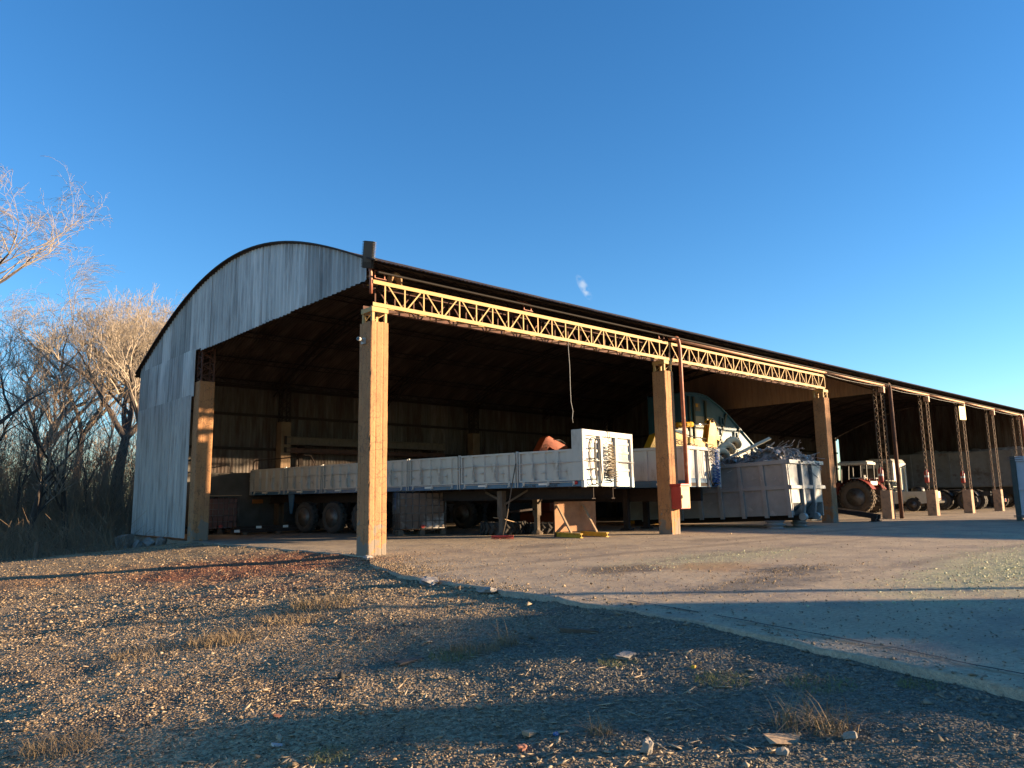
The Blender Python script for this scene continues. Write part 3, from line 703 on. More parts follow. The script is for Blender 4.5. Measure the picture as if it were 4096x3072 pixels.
# ------------------------------------------------------------------ white dropside trailer
TW, TL, ZR, ZS, ZBt, ZH = 2.383, 14.18, 1.402, 2.168, 1.262, 2.636
th = 1.730; dA = V((math.cos(th), math.sin(th), 0)); nA = V((math.sin(th), -math.cos(th), 0))
FA = V((5.925, .082, 0))
tr = thing('dropside_trailer', 'long white dropside semi-trailer with blue chassis, its bright headboard facing the yard', 'trailer', FA+nA*TW/2, th)
WP, BL = MATS['white_paint'], MATS['trailer_blue']
hwid = TW/2
for s_ in (1, -1):
    mb = MB(); y0, y1 = sorted((s_*(hwid-.10), s_*(hwid-.015))); mb.box(.09, TL, y0, y1, ZBt, ZR-.012); mb.build('side_rail', BL, tr, bevel=.006)
    mb = MB(); y0 = s_*.46; mb.box(.2, TL-.2, y0-.01, y0+.01, .98, ZR-.14); mb.box(.2, TL-.2, y0-.08, y0+.08, ZR-.139, ZR-.12); mb.box(.2, TL-.2, y0-.08, y0+.08, .96, .979)
    mb.build('chassis_beam', MATS['dark_steel'], tr)
mb = MB(); mb.box(.1, TL, -hwid+.11, hwid-.11, ZR-.06, ZR-.015)
for x in np.arange(.5, TL, .9): mb.box(x, x+.06, -hwid+.11, hwid-.11, ZR-.18, ZR-.062)
mb.build('deck', MATS['dark_steel'], tr)
PN = 7; PLn = (TL-.08)/PN
def drop_panel(s_):
    """one folding side board, local x 0..PLn, plane y=0, outward = s_"""
    mb = MB(); Lp = PLn-.16; h = ZS-ZR
    n = 9; xs_ = []
    k = Lp/n
    prof = []
    for i in range(n):
        a = i*k; ins = 0 if i % 2 else -.045
        prof += [(a+.015, ins), (a+k-.015, ins)]
    for (x0, i0), (x1, i1) in zip(prof[:-1], prof[1:]):
        mb.add([(x0, s_*i0, .03), (x1, s_*i1, .03), (x1, s_*i1, h-.04), (x0, s_*i0, h-.04)], [(0, 1, 2, 3) if s_ < 0 else (3, 2, 1, 0)])
    mb.box(-.01, Lp+.01, -.045, .012, h-.05, h); mb.box(-.01, Lp+.01, -.04, .012, 0, .035)
    mb.box(-.01, .03, -.04, .010, .036, h-.051); mb.box(Lp-.03, Lp+.01, -.04, .010, .036, h-.051)
    return mb
def hinge_set(s_):
    mb = MB(); Lp = PLn-.16
    mb.tube([(.12, .03, -.03), (Lp-.12, .03, -.03)], .011, 6)
    for x in (.16, Lp*.5, Lp-.16): mb.box(x-.025, x+.025, .0, .05, -.10, -.005); mb.tube([(x, .045, -.06), (x+.02, .07, -.12)], .012, 6)
    return mb
def latch(): 
    mb = MB(); mb.box(-.025, .025, .012, .05, .32, .46); mb.box(-.02, .02, .012, .045, .10, .30); mb.box(-.055, .055, .02, .06, .20, .225)
    mb.prism([(-.045, .0), (.045, .0), (.02, .13), (-.02, .13)], .012, .04, 'xz'); mb.tube([(0, .055, .3), (.01, .06, .05)], .010, 6)
    return mb
def hook():
    mb = MB(); mb.tube([(0, .012, 0), (0, .04, 0), (.05, .045, -.01), (.09, .04, 0)], .010, 6); mb.box(-.02, .02, .0, .02, -.02, .02); return mb
pm, hm, lm, km = drop_panel(1).mesh('side_panel', WP), hinge_set(1).mesh('hinge_bar', WP), latch().mesh('latch', WP), hook().mesh('tie_hook', WP)
po = MB().box(-.03, .03, -.05, .0, -.14, ZS-ZR+.02); po.box(-.05, -.03, -.03, .035, -.13, ZS-ZR-.02); po.box(.03, .05, -.03, .035, -.13, ZS-ZR-.02); po.box(-.075, .075, .02, .05, .36, .385); po = po.mesh('stake_post', WP)
st = MB().box(-.13, .13, .0, .004, -.022, .022).mesh('reflective_strip', MATS['label_white'])
for s_ in (1, -1):
    for i in range(PN):
        x0 = .12+i*PLn
        o = link('side_panel', pm, tr, (x0+(0 if s_ > 0 else PLn-.16), s_*(hwid-.03), ZR), (0, 0, 0 if s_ > 0 else math.pi))
        if s_ > 0:
            link('hinge_bar', hm, o)
            for u in (.32, .70): link('latch', lm, o, (PLn*u, 0, .02+.03*random.random()))
            for u in (.20, .52, .84): link('tie_hook', km, o, (PLn*u+random.uniform(-.04, .04), 0, .24+random.uniform(-.03, .03)))
            link('reflective_strip', st, tr, (x0+PLn*.55, hwid-.0145, ZBt+.075))
    for i in range(1, PN+1): link('stake_post', po, tr, (.04+i*PLn, s_*(hwid-.03), ZR), (0, 0, 0 if s_ > 0 else math.pi))
    mb = MB(); mb.tube([(.05, s_*(hwid+.012), ZR+.45)]+[(.1+i*PLn*.5, s_*(hwid+.012+.004*(i % 2)), ZR+.45) for i in range(1, 15)], .011, 6); mb.build('tie_rail', WP, tr)
# headboard: frame, three bays with horizontal ribs
mb = MB(); mb.box(0, .09, hwid-.02, hwid+.012, ZR+.002, ZH); mb.box(.0, .32, hwid-.019, hwid+.010, ZR+.003, ZH-.002); mb.box(0, .09, -hwid-.012, -hwid+.09, ZBt-.02, ZH)
mb.box(0, .09, hwid-.13, hwid-.021, ZBt-.02, ZH); mb.box(.0, .09, -hwid+.091, hwid-.131, ZH-.14, ZH-.001); mb.box(.07, .09, -hwid+.091, hwid-.131, ZBt, ZH-.141)
for u in (-.36, .37): mb.box(-.012, .069, u-.055, u+.055, ZBt+.002, ZH-.142)
hb = mb.build('headboard', WP, tr, bevel=.006)
mb = MB()
for y0, y1 in ((-hwid+.10, -.42), (-.30, .31), (.43, hwid-.14)):
    for z in np.arange(ZBt+.42, ZH-.2, .225): mb.box(.046, .0695, y0+.01, y1-.01, z-.03, z+.03)
mb.build('rib', WP, hb)
mb = MB()
for y0, y1 in ((-hwid+.10, -.42), (-.30, .31), (.43, hwid-.14)): mb.box(.052, .0698, y0+.001, y1-.001, ZBt+.001, ZBt+.25)
mb.box(-.004, -.001, -hwid-.012, -hwid+.09, ZBt-.02, ZBt+.24); mb.build('blue_band', mat('pale_blue', (.36, .47, .52), (.30, .42, .48), 4, .5), hb)
mb = MB(); mb.box(.044, .0515, -hwid+.25, -hwid+.62, ZBt+.07, ZBt+.14); mb.box(.044, .0515, .55, .88, ZBt+.07, ZBt+.14); mb.build('reflective_strip', MATS['label_white'], hb)
mb = MB(); mb.tube([(-.02, -hwid, ZBt+.62), (-.025, 0, ZBt+.635), (-.02, hwid-.06, ZBt+.62)], .014, 6); mb.build('hose_rail', WP, hb)
mb = MB(); mb.lathe([(.045, 0), (.045, .02), (.02, .03), (0, .032)], 12, Matrix.Translation((.22, hwid-.012, ZBt+.09)) @ Matrix.Rotation(R(-90), 4, 'X')); mb.build('marker_lamp', MATS['lamp_red'], tr)
# hanging hose loops that look like a rope ladder, and the tangled air coil
mb = MB()
def loop(cy, wd, z0, z1, xo):
    pts = []
    for i in range(41):
        t = 2*math.pi*i/40; c_, s_ = math.cos(t), math.sin(t)
        y = cy+wd/2*(abs(c_)**.35)*(1 if c_ > 0 else -1); z = (z0+z1)/2+(z1-z0)/2*(abs(s_)**.6)*(1 if s_ > 0 else -1)
        pts.append((xo+.01*math.sin(3*t), y+.02*math.sin(z*4), z))
    return pts
mb.tube(loop(.79, .29, ZBt+.04, ZH-.20, -.03), .014, 6); mb.tube(loop(.60, .28, ZBt+.05, ZH-.21, -.055), .014, 6)
mb.build('hose_loop', MATS['hose_black'], hb, smooth=True)
mb = MB()
for z in np.arange(ZBt+.17, ZH-.25, .25): mb.box(-.04, -.025, .66, .93, z-.016, z+.016)
mb.build('hose_rung', MATS['lettering'], hb)
def coil(y0, z0, z1, turns, rw, seed, xo=-.06, amp=.05):
    rr = random.Random(seed); pts = []; N = turns*14
    for i in range(N+1):
        t = i/N; a = 2*math.pi*turns*t
        w_ = rw*(.55+.5*t)*(1+.25*math.sin(i*.37+seed)+.2*rr.uniform(-1, 1))
        pts.append((xo+amp*math.sin(a), y0+w_*math.cos(a)+.03*math.sin(t*9), z0+(z1-z0)*t+.05*math.sin(a*.5+seed)))
    return pts
mb = MB(); mb.tube(coil(.02, ZH-.28, ZBt+.24, 20, .14, 1), .0085, 5); mb.build('air_hose_coil', MATS['hose_tan'], hb, smooth=True); mb = MB(); mb.tube(coil(-.02, ZH-.38, ZBt+.26, 16, .17, 5), .0075, 5); mb.build('air_hose_coil', MATS['hose_tan'], hb, smooth=True)
mb = MB(); mb.tube(coil(-.04, ZBt+.42, ZBt+.16, 9, .24, 3, amp=.06), .011, 5); mb.build('air_hose_coil', MATS['hose_black'], hb, smooth=True); mb = MB(); mb.tube([(-.04, .06+.05*math.cos(t), ZH-.10+.10*math.sin(t)) for t in np.linspace(0, 6.28, 14)], .008, 5); mb.build('hose_hook', MATS['hose_black'], hb, smooth=True)
# tail, landing legs, bogie
mb = MB(); mb.box(TL-.04, TL, -hwid+.05, hwid-.05, ZR+.002, ZS); mb.build('tailboard', WP, tr, bevel=.006)
mb = MB(); mb.tube(bend([(TL-.1, hwid-.05, ZS-.1), (TL-.1, hwid-.05, ZS+.32), (TL-3.4, hwid-.08, ZS+.34), (TL-3.7, hwid-.1, ZS-.1)], .16), .02, 8); mb.build('hoop_rail', MATS['dark_steel'], tr, smooth=True)
for s_ in (1, -1):
    mb = MB(); x, y = 2.9, s_*(hwid-.42); mb.box(x-.085, x+.085, y-.085, y+.085, .52, ZR-.2); mb.box(x-.06, x+.06, y-.06, y+.06, .1, .519); mb.lathe([(.16, 0), (.17, .05), (.10, .10), (.06, .14)], 12, Matrix.Translation((x, y, .0)))
    mb.beam((x, y, .95), (x+.9, y*.55, 1.2), .04, .06); mb.beam((x, y, .8), (x-.7, y*.55, 1.25), .035, .05); mb.build('landing_leg', MATS['wood_grey'], tr)
mb = MB(); mb.tube([(2.9, -hwid+.4, 1.0), (2.9, hwid-.4, 1.0)], .03, 8); mb.beam((2.95, -.7, .7), (2.95, .7, .62), .05, .05); mb.build('leg_brace', MATS['dark_steel'], tr)
for xa in (8.15, 9.6, 11.05):
    mb = MB(); mb.tube([(xa, -hwid+.1, .5), (xa, hwid-.1, .5)], .07, 10); mb.box(xa-.45, xa+.45, .43, .55, .56, .62); mb.box(xa-.45, xa+.45, -.55, -.43, .56, .62); mb.box(xa-.05, xa+.05, .42, .56, .62, .97); mb.box(xa-.05, xa+.05, -.56, -.42, .62, .97); mb.build('axle', MATS['dark_steel'], tr)
    put_wheel(W_TRAIL, tr, (xa, hwid-.17, .5), rot=xa); put_wheel(W_TRAIL, tr, (xa, -hwid+.17, .5), True, xa)
mb = MB()
for xa in (7.4, 11.85): mb.prism([(xa-.05, .62), (xa+.05, .62), (xa+.16, ZBt-.002), (xa-.16, ZBt-.002)], hwid-.14, hwid-.10, 'xz')
mb.build('frame_gusset', BL, tr)
mb = MB(); mb.box(12.2, 12.23, hwid-.55, hwid-.08, .35, 1.0); mb.build('mudflap', MATS['rubber'], tr)
mb = MB(); mb.box(TL-.06, TL-.01, hwid-.5, hwid-.1, .98, 1.12); mb.build('tail_lamp', MATS['lamp_orange'], tr)
mb = MB(); mb.box(6.25, 6.75, .75, hwid-.10, .72, 1.22); mb.build('tool_box', mat('bright_blue', (.03, .13, .33), None, 4, .5), tr, bevel=.015)
TXT = MATS['lettering']
text('lettering', 'Tara:15.700', .085, TXT, tr, face_mtx((1.86, hwid-.012, ZBt+.012), (-1, 0, 0), (0, 1, 0)), font_w=.001)
text('lettering', 'C.M:45.000', .080, TXT, tr, face_mtx((1.08, hwid-.012, ZBt+.072), (-1, 0, 0), (0, 1, 0)), font_w=.001)
text('lettering', 'N:29.300', .080, TXT, tr, face_mtx((1.08, hwid-.012, ZBt+.008), (-1, 0, 0), (0, 1, 0)), font_w=.001)

# ------------------------------------------------------------------ second white trailer, high sides
sB = .92; CAMP = V((-7.398, -12.148, .9705))
FB = CAMP+(V((12.15, 1.486, 1.28))-CAMP)*sB; thB = 1.743; WB = 2.45*sB; LB = 12.2; zB0 = FB.z; zB1 = CAMP.z+(2.538-CAMP.z)*sB
nB = V((math.sin(thB), -math.cos(thB), 0)); hb2 = WB/2
tb = thing('high_sided_trailer', 'white high-sided trailer with blue base behind the second orange column', 'trailer', V((FB.x, FB.y, 0))+nB*hb2, thB)
for s_ in (1, -1):
    mb = MB(); y0, y1 = sorted((s_*(hb2-.03), s_*hb2)); mb.box(0.03, LB, y0, y1, zB0+.19, zB1-.08)
    for x in np.arange(.0, LB+.1, 1.22): a0, a1 = sorted((s_*(hb2+.001), s_*(hb2+.05))); mb.box(x, x+.12, a0, a1, zB0+.19, zB1-.08)
    a0, a1 = sorted((s_*(hb2-.06), s_*(hb2+.055))); mb.box(-.02, LB, a0, a1, zB1-.079, zB1); mb.build('side_wall', WP, tb, bevel=.006)
    mb = MB(); a0, a1 = sorted((s_*(hb2-.08), s_*(hb2+.052))); mb.box(.0, LB, a0, a1, zB0, zB0+.185); mb.build('side_rail', BL, tb, bevel=.006)
    mb = MB(); mb.box(.3, LB, s_*.45-.06, s_*.45+.06, .85, zB0-.02); mb.build('chassis_beam', MATS['dark_steel'], tb)
mb = MB(); mb.box(.02, .05, -hb2+.031, hb2-.031, zB0+.25, zB1-.1)
for y in (-hb2-.02, -.42, .36, hb2-.13): mb.box(-.055, .019, y, y+.15, zB0+.0, zB1-.09)
mb.box(-.06, .06, -hb2-.03, hb2+.03, zB1-.088, zB1+.012); fw_ = mb.build('front_wall', WP, tb, bevel=.006)
mb = MB(); mb.box(.012, .06, -hb2+.13, -.431, zB0+.001, zB0+.249); mb.box(.012, .06, -.26, .355, zB0+.001, zB0+.249); mb.box(.012, .06, .52, hb2-.14, zB0+.001, zB0+.249); mb.build('blue_band', BL, fw_)
mb = MB(); mb.box(0, LB, -hb2+.08, hb2-.08, zB0+.02, zB0+.12); mb.build('deck', MATS['dark_steel'], tb)
mb = MB(); mb.tube(coil(-.66, zB1+.02, zB0+.10, 22, .19, 11, xo=-.12, amp=.08), .011, 5); mb.build('air_hose_coil', MATS['hose_blue'], fw_, smooth=True)
mb = MB(); mb.tube(coil(-.40, zB1+.08, zB1-.35, 8, .16, 13, xo=-.12, amp=.06), .009, 5); mb.tube([(-.1, -.12, zB1-.1), (-.13, -.15, zB0+.5), (-.12, -.25, zB0+.12), (-.1, -.5, zB0+.06), (-.12, -.65, zB0+.2)], .018, 6); mb.tube([(-.1, .0, zB1-.12), (-.13, -.02, zB0+.4), (-.12, -.12, zB0+.2)], .015, 6); mb.build('air_hose', MATS['hose_black'], fw_, smooth=True)
for s_ in (1, -1):
    mb = MB(); mb.box(2.2, 2.36, s_*(hb2-.5)-.08, s_*(hb2-.5)+.08, .06, zB0-.03); mb.box(2.12, 2.44, s_*(hb2-.5)-.14, s_*(hb2-.5)+.14, 0, .06); mb.build('landing_leg', MATS['dark_steel'], tb)
for xa in (8.6, 9.9):
    for s_ in (1, -1): put_wheel(W_TRAIL, tb, (xa, s_*(hb2-.18), .5), s_ < 0, xa)
mb = MB(); mb.box(.6, .95, hb2+.053, hb2+.056, zB0+.06, zB0+.11); mb.build('reflective_strip', MATS['label_white'], tb)
# ------------------------------------------------------------------ grey roll-off bin heaped with scrap
BH, BW, BLn = 1.642, 2.49, 6.0; yb = 1.655; pb = -.032
bn = thing('scrap_bin', 'grey ribbed steel roll-off bin heaped with scrap metal, near end propped on rims', 'bin', (13.70, -1.05, .386))
dB_ = V((math.cos(yb)*math.cos(pb), math.sin(yb)*math.cos(pb), math.sin(pb))); nB_ = V((math.sin(yb), -math.cos(yb), 0))
uB_ = nB_.cross(dB_); yl = -nB_
bn.rotation_euler = Matrix((dB_, yl, uB_)).transposed().to_euler()
BG, BP = MATS['bin_grey'], MATS['bin_pale']
def lean(z): return 0.10*(1-z/BH)                     # the sides draw in a little towards the floor
for s_ in (0, 1):
    # local y runs from 0 (left side) to -BW (right side)
    sy = (lambda z, e=0: -lean(z)+e) if s_ == 0 else (lambda z, e=0: -BW+lean(z)-e)
    mb = MB(); o1, o0 = (0, -.03) if s_ == 0 else (0, -.03)
    mb.add([(0, sy(.0), 0), (BLn, sy(0), 0), (BLn, sy(BH), BH), (0, sy(BH), BH), (0, sy(0, -.03), 0), (BLn, sy(0, -.03), 0), (BLn, sy(BH, -.03), BH), (0, sy(BH, -.03), BH)], [(0, 1, 2, 3), (7, 6, 5, 4), (0, 4, 5, 1), (3, 2, 6, 7), (0, 3, 7, 4), (1, 5, 6, 2)])
    sw = mb.build('side_wall', BG, bn)
    for x in np.linspace(.02, BLn-.12, 9):
        mb = MB()
        for z0, z1 in ((-.06, BH-.10),):
            mb.add([(x, sy(z0), z0), (x+.13, sy(z0), z0), (x+.13, sy(z1), z1), (x, sy(z1), z1), (x, sy(z0, .07), z0), (x+.13, sy(z0, .07), z0), (x+.13, sy(z1, .07), z1), (x, sy(z1, .07), z1)], [(0, 3, 2, 1), (4, 5, 6, 7), (0, 1, 5, 4), (2, 3, 7, 6), (1, 2, 6, 5), (0, 4, 7, 3)])
        mb.build('rib', BG, sw, bevel=.006)
    for z0, z1, e in ((BH-.12, BH, .085), (BH*.47, BH*.47+.13, .06)):
        mb = MB(); a0, a1 = sy(z0), sy(z0, e); mb.box(-.02, BLn, min(a0, a1), max(a0, a1), z0, z1); mb.build('rail', BG, sw, bevel=.008)
mb = MB(); zc_ = .36
mb.add([(0, -.06, zc_), (0, -BW+.06, zc_), (0, -BW+.02, BH-.02), (0, -.02, BH-.02), (.05, -.06, zc_), (.05, -BW+.06, zc_), (.05, -BW+.02, BH-.02), (.05, -.02, BH-.02)], [(0, 3, 2, 1), (4, 5, 6, 7), (0, 1, 5, 4), (2, 3, 7, 6), (0, 4, 7, 3), (1, 2, 6, 5)])
mb.add([(0, -.07, zc_), (0, -BW+.07, zc_), (.42, -BW+.12, .0), (.42, -.12, .0)], [(0, 1, 2, 3)])
ew = mb.build('end_wall', BP, bn)
for y in (-.80, -1.62):
    mb = MB(); mb.box(-.10, -.001, y-.06, y+.06, zc_-.05, BH-.12); mb.prism([(-.10, zc_-.052), (.0, zc_-.052), (.30, .02), (.2, -.12), (-.02, -.10)], y-.06, y+.06, 'xz'); mb.build('rib', BP, ew, bevel=.01)
for z0, z1, e in ((BH-.12, BH+.002, .10), (BH*.47, BH*.47+.11, .085)):
    mb = MB(); mb.box(-e, .0, -BW-.07, .07, z0, z1); mb.build('rail', BP, ew, bevel=.01)
mb = MB(); mb.box(.1, BLn, -BW+.15, -.15, -.02, .02)
for y in (-.72, -1.7): mb.box(-.05, BLn, y-.06, y+.06, -.16, -.021)
mb.build('floor_frame', MATS['dark_steel'], bn)
mb = MB()
for y in (-.72, -1.7): mb.tube([(-.03, y-.09, -.06), (-.03, y+.09, -.06)], .11, 14)
mb.build('roller', BG, bn, smooth=False)
mb = MB(); mb.box(BLn-.05, BLn, -BW+.02, -.02, 0, BH); mb.build('tail_wall', BG, bn)
bM = Matrix((dB_, yl, uB_)).transposed().to_4x4(); bM.translation = V((13.70, -1.05, .386))
# scrap heap: crumpled sheets, pipes and wire, far too many to count
rs = random.Random(4); hp = MB()
nxh, nyh = 60, 28; H = []
for i in range(nxh+1):
    for j in range(nyh+1):
        x = .06+(BLn-.12)*i/nxh; y = -.05-(BW-.1)*j/nyh
        e = min(1, min(j, nyh-j)/6, min(i, nxh-i)/5)
        z = BH-.10+e*(.34+.10*math.sin(x*1.9+.6))+e*(.13*fbm(x*1.6, y*1.6, 2, 3)+.07*fbm(x*6, y*6, 5, 3)+.03*fbm(x*18, y*18, 1, 2))
        H.append((x, y, z))
hp.add(H, [(a*(nyh+1)+b, a*(nyh+1)+b+1, (a+1)*(nyh+1)+b+1, (a+1)*(nyh+1)+b) for a in range(nxh) for b in range(nyh)], bM)
for k in range(900):
    i, j = rs.randrange(nxh), rs.randrange(2, nyh-2); x, y, z = H[i*(nyh+1)+j]
    q = bM @ Matrix.Translation((x, y, z+.02)) @ Matrix.Rotation(rs.uniform(0, 6.3), 4, 'Z') @ Matrix.Rotation(rs.uniform(-.6, .6), 4, 'X')
    t = rs.random()
    if t < .55:
        pts = [V((0, 0, 0))]
        d = V((1, 0, 0))
        for s in range(6):
            d = (d+V((rs.uniform(-.5, .5), rs.uniform(-.6, .6), rs.uniform(-.35, .3)))).normalized(); pts.append(pts[-1]+d*rs.uniform(.06, .16))
        hp.tube([q @ p_ for p_ in pts], rs.uniform(.006, .014), 5)
    else:
        n = 5; sz = rs.uniform(.10, .26); vv = [(sz*(a/n-.5)*1.6, sz*(b/n-.5), sz*.32*rs.uniform(-1, 1)+sz*.25*math.sin(a*1.9)) for a in range(n+1) for b in range(n+1)]
        hp.add(vv, [(a*(n+1)+b, a*(n+1)+b+1, (a+1)*(n+1)+b+1, (a+1)*(n+1)+b) for a in range(n) for b in range(n)], q)
def scrap_fn(t, L, tc, c, b):
    gm = nd(t, 'ShaderNodeNewGeometry'); rp = nd(t, 'ShaderNodeValToRGB'); L(gm.outputs['Random Per Island'], rp.inputs[0])
    e = rp.color_ramp.elements; e[0].color = (.08, .075, .075, 1); e[1].color = (.75, .74, .72, 1); x = e.new(.5); x.color = (.30, .28, .26, 1)
    m = nd(t, 'ShaderNodeMix', data_type='RGBA'); m.inputs[0].default_value = .5; L(c, m.inputs[6]); L(rp.outputs[0], m.inputs[7]); return m.outputs[2]
sh_ = hp.build('scrap_heap', mat('scrap_mix', (.34, .32, .29), (.13, .115, .10), 7, .5, .2, c3=(.17, .09, .05), s3=5, t3=.58, fn=scrap_fn))
tag(sh_, 'heap of crumpled scrap metal and wire in the grey bin', 'scrap', kind='stuff')
# wheel rims stacked under the raised end of the bin
RST = MB().lathe([(.25, 0), (.27, .015), (.245, .03), (.20, .05), (.195, .10), (.22, .13), (.26, .16), (.27, .175), (.25, .18)], 24).mesh('wheel_rim', MATS['bin_grey'], True)
for (x, y), w_ in (((13.55, -.55), 'nearer'), ((15.35, -.38), 'farther')):
    for k in range(1 if w_ == 'nearer' else 1):
        pass
    st_ = thing('rim_stack', f'{w_} of two short stacks of steel wheel rims under the bin', 'rim stack', (x, y, 0), group='rims propping the bin')
    for k in range(2): link('wheel_rim', RST, st_, (0, 0, k*.115), (0, 0, k*.7), scale=(1.15 if w_ == 'nearer' else 1, 1.15 if w_ == 'nearer' else 1, .62))
# auger screws sticking out of the scrap
def auger(label, a, b, rad, turns, seed):
    a, b = V(a), V(b); t_ = thing('auger', label, 'auger', a, group='auger screws on the scrap'); d = b-a; Ln = d.length
    q = d.to_track_quat('Z', 'Y').to_matrix().to_4x4()
    mb = MB(); mb.tube([q @ V((0, 0, -.1)), q @ V((0, 0, Ln+.1))], .05, 10); mb.build('shaft', MATS['dark_steel'], t_, smooth=True)
    mb = MB(); N = turns*18
    for i in range(N+1):
        an = 2*math.pi*i/18+seed; z = Ln*i/N
        for r_ in (.05, rad*.55, rad): mb.v.append(tuple(q @ V((r_*math.cos(an), r_*math.sin(an), z))))
    mb.f = [(i*3+k, i*3+k+1, i*3+k+4, i*3+k+3) for i in range(N) for k in (0, 1)]
    o = mb.build('flighting', MATS['cream_paint'], t_, smooth=True); md = o.modifiers.new('thick', 'SOLIDIFY'); md.thickness = .014
P_ = lambda x, y, z: bM @ V((x, y, z))
auger('cream auger screw leaning out of the scrap heap towards the blue machine', P_(2.55, -.25, BH+.12), P_(2.75, -2.5, BH+.98), .27, 4, .6)
auger('short cream auger screw half buried in the scrap beside the white trailer', P_(3.6, -.2, BH+.2), P_(3.9, -1.0, BH+.45), .25, 2, 2.2)
mb = MB(); q = bM @ Matrix.Translation((2.2, -2.0, BH+.55)) @ Matrix.Rotation(.5, 4, 'Y') @ Matrix.Rotation(.6, 4, 'Z')
mb.box(-.9, .9, -.05, .05, -.03, .0, q); mb.box(-.9, .9, -.05, -.03, .0, .08, q)
tag(mb.build('channel_bar', MATS['cream_paint']), 'pale steel channel bar poking up from the scrap beside the auger', 'steel bar')

# ------------------------------------------------------------------ big blue machine
mc = thing('baling_machine', 'tall dark blue machine with curved side plate behind the scrap bin', 'machine', (0, 6.7, 0))
MBL, MPA = MATS['machine_blue'], MATS['machine_pale']
prof = [(19.4, .05), (19.4, 5.45), (20.6, 5.5), (21.3, 5.42), (21.8, 5.24), (22.35, 5.02), (22.84, 4.76), (23.4, 4.42), (24.03, 4.03), (24.75, 3.58), (25.48, 3.12), (26.1, 2.68), (26.4, 2.3), (26.4, .05)]
mb = MB(); mb.prism(prof, 0, .05, 'xz'); sp = mb.build('side_plate', MBL, mc)
mb = MB(); mb.prism(prof, 1.7, 1.75, 'xz'); mb.build('side_plate', MBL, mc)
mb = MB()
for (a, b) in zip(prof[1:-1], prof[2:]): mb.add([(a[0], -.10, a[1]), (a[0], 1.8, a[1]), (b[0], 1.8, b[1]), (b[0], -.10, b[1]), (a[0], -.10, a[1]-.05), (a[0], 1.8, a[1]-.05), (b[0], 1.8, b[1]-.05), (b[0], -.10, b[1]-.05)], [(0, 1, 2, 3), (7, 6, 5, 4), (0, 3, 7, 4)])
mb.build('rim_plate', MBL, mc)
for poly in ([(20.45, 4.48), (21.12, 4.48), (21.12, 3.2), (20.45, 3.2)], [(21.25, 4.48), (21.8, 4.46), (22.4, 4.12), (22.9, 3.6), (23.2, 3.2), (21.25, 3.2)], [(22.0, 3.15), (25.1, 3.1), (25.9, 2.5), (25.9, .6), (22.0, .6)], [(19.5, 3.9), (20.2, 3.9), (20.2, 1.0), (19.5, 1.0)]):
    mb = MB(); mb.prism(poly, -.012, -.001, 'xz'); mb.build('pale_panel', MPA, sp)  # pale paint; the slant-edged panel draws a sunlit patch in colour
for (a, b) in (((20.3, 5.3), (20.3, .3)), ((21.2, 5.2), (21.2, .3)), ((19.95, 5.3), (19.95, .3)), ((22.85, 4.7), (22.0, 3.1)), ((23.9, 4.1), (23.3, 3.0)), ((21.22, 3.95), (23.2, 3.05)), ((25.0, 3.4), (24.7, .6))):
    mb = MB(); mb.beam((a[0], -.05, a[1]), (b[0], -.05, b[1]), .10, .08, (0, 1, 0)); mb.build('stiffener', MATS['container_dark'], sp)
for x, z in ((22.45, 4.35), (22.2, 3.85), (23.55, 3.72), (23.4, 3.3)):
    mb = MB(); mb.box(x-.14, x+.14, -.09, -.02, z-.2, z-.15); mb.box(x-.14, x+.14, -.09, -.02, z+.15, z+.2); mb.box(x-.14, x-.09, -.09, -.02, z-.149, z+.149); mb.box(x+.09, x+.14, -.09, -.02, z-.149, z+.149); mb.build('lifting_eye', MBL, sp)
mb = MB(); mb.box(20.48, 20.85, -.02, -.006, 4.7, 5.05); mb.build('warning_sign', mat('sign_grey', (.16, .16, .14), None, 4, .6), sp)
mb = MB(); mb.box(20.5, 20.66, -.026, -.0205, 4.88, 5.02); mb.build('sticker', MATS['yellow_paint'], sp)
mb = MB(); mb.box(19.45, 26.3, .06, 1.69, 0, .12); mb.build('base_frame', MATS['dark_steel'], mc)
mb = MB(); mb.box(19.41, 19.46, .051, 1.699, .13, 5.4); mb.build('end_plate', MBL, mc)

# ------------------------------------------------------------------ yellow loader with lettered boom
ye = thing('yellow_loader', 'yellow hydraulic loader arm with black lettering above the second trailer', 'loader', (15.95, 5.6, .38))
YP = MATS['yellow_paint']
def rod(mb, a, b, r0=.055, r1=.03):
    a, b = V(a), V(b); m_ = a.lerp(b, .55); mb.tube([a, m_], r0, 10); mb.tube([m_, b], r1, 8)
mb = MB(); mb.prism([(-.55, 2.3), (-.05, 2.98), (.75, 3.22), (2.3, 2.95), (3.7, 2.78), (3.75, 2.55), (2.2, 2.50), (.6, 2.55), (-.3, 2.2)], -.16, .16, 'xz'); boom = mb.build('boom', YP, ye, bevel=.02)
mb = MB()
for y in (-.14, .08): mb.prism([(3.45, 2.75), (3.75, 3.75), (3.9, 3.85), (4.05, 3.75), (4.4, 3.05), (4.35, 2.9), (4.15, 2.95), (4.2, 2.3), (4.0, 1.95), (3.6, 2.45)], y, y+.07, 'xz')
mb.prism([(3.5, 2.6), (4.1, 2.6), (4.15, 2.2), (3.9, 1.9), (3.6, 2.3)], -.069, .079, 'xz'); mb.build('boom_head', YP, ye, bevel=.012)
mb = MB(); mb.tube([(3.9, -.2, 3.72), (3.9, .2, 3.72)], .07, 12); mb.tube([(.3, -.19, 2.85), (.3, .19, 2.85)], .08, 12); mb.tube([(3.35, -.19, 2.68), (3.35, .19, 2.68)], .09, 12); mb.build('pivot_pin', MATS['dark_steel'], ye)
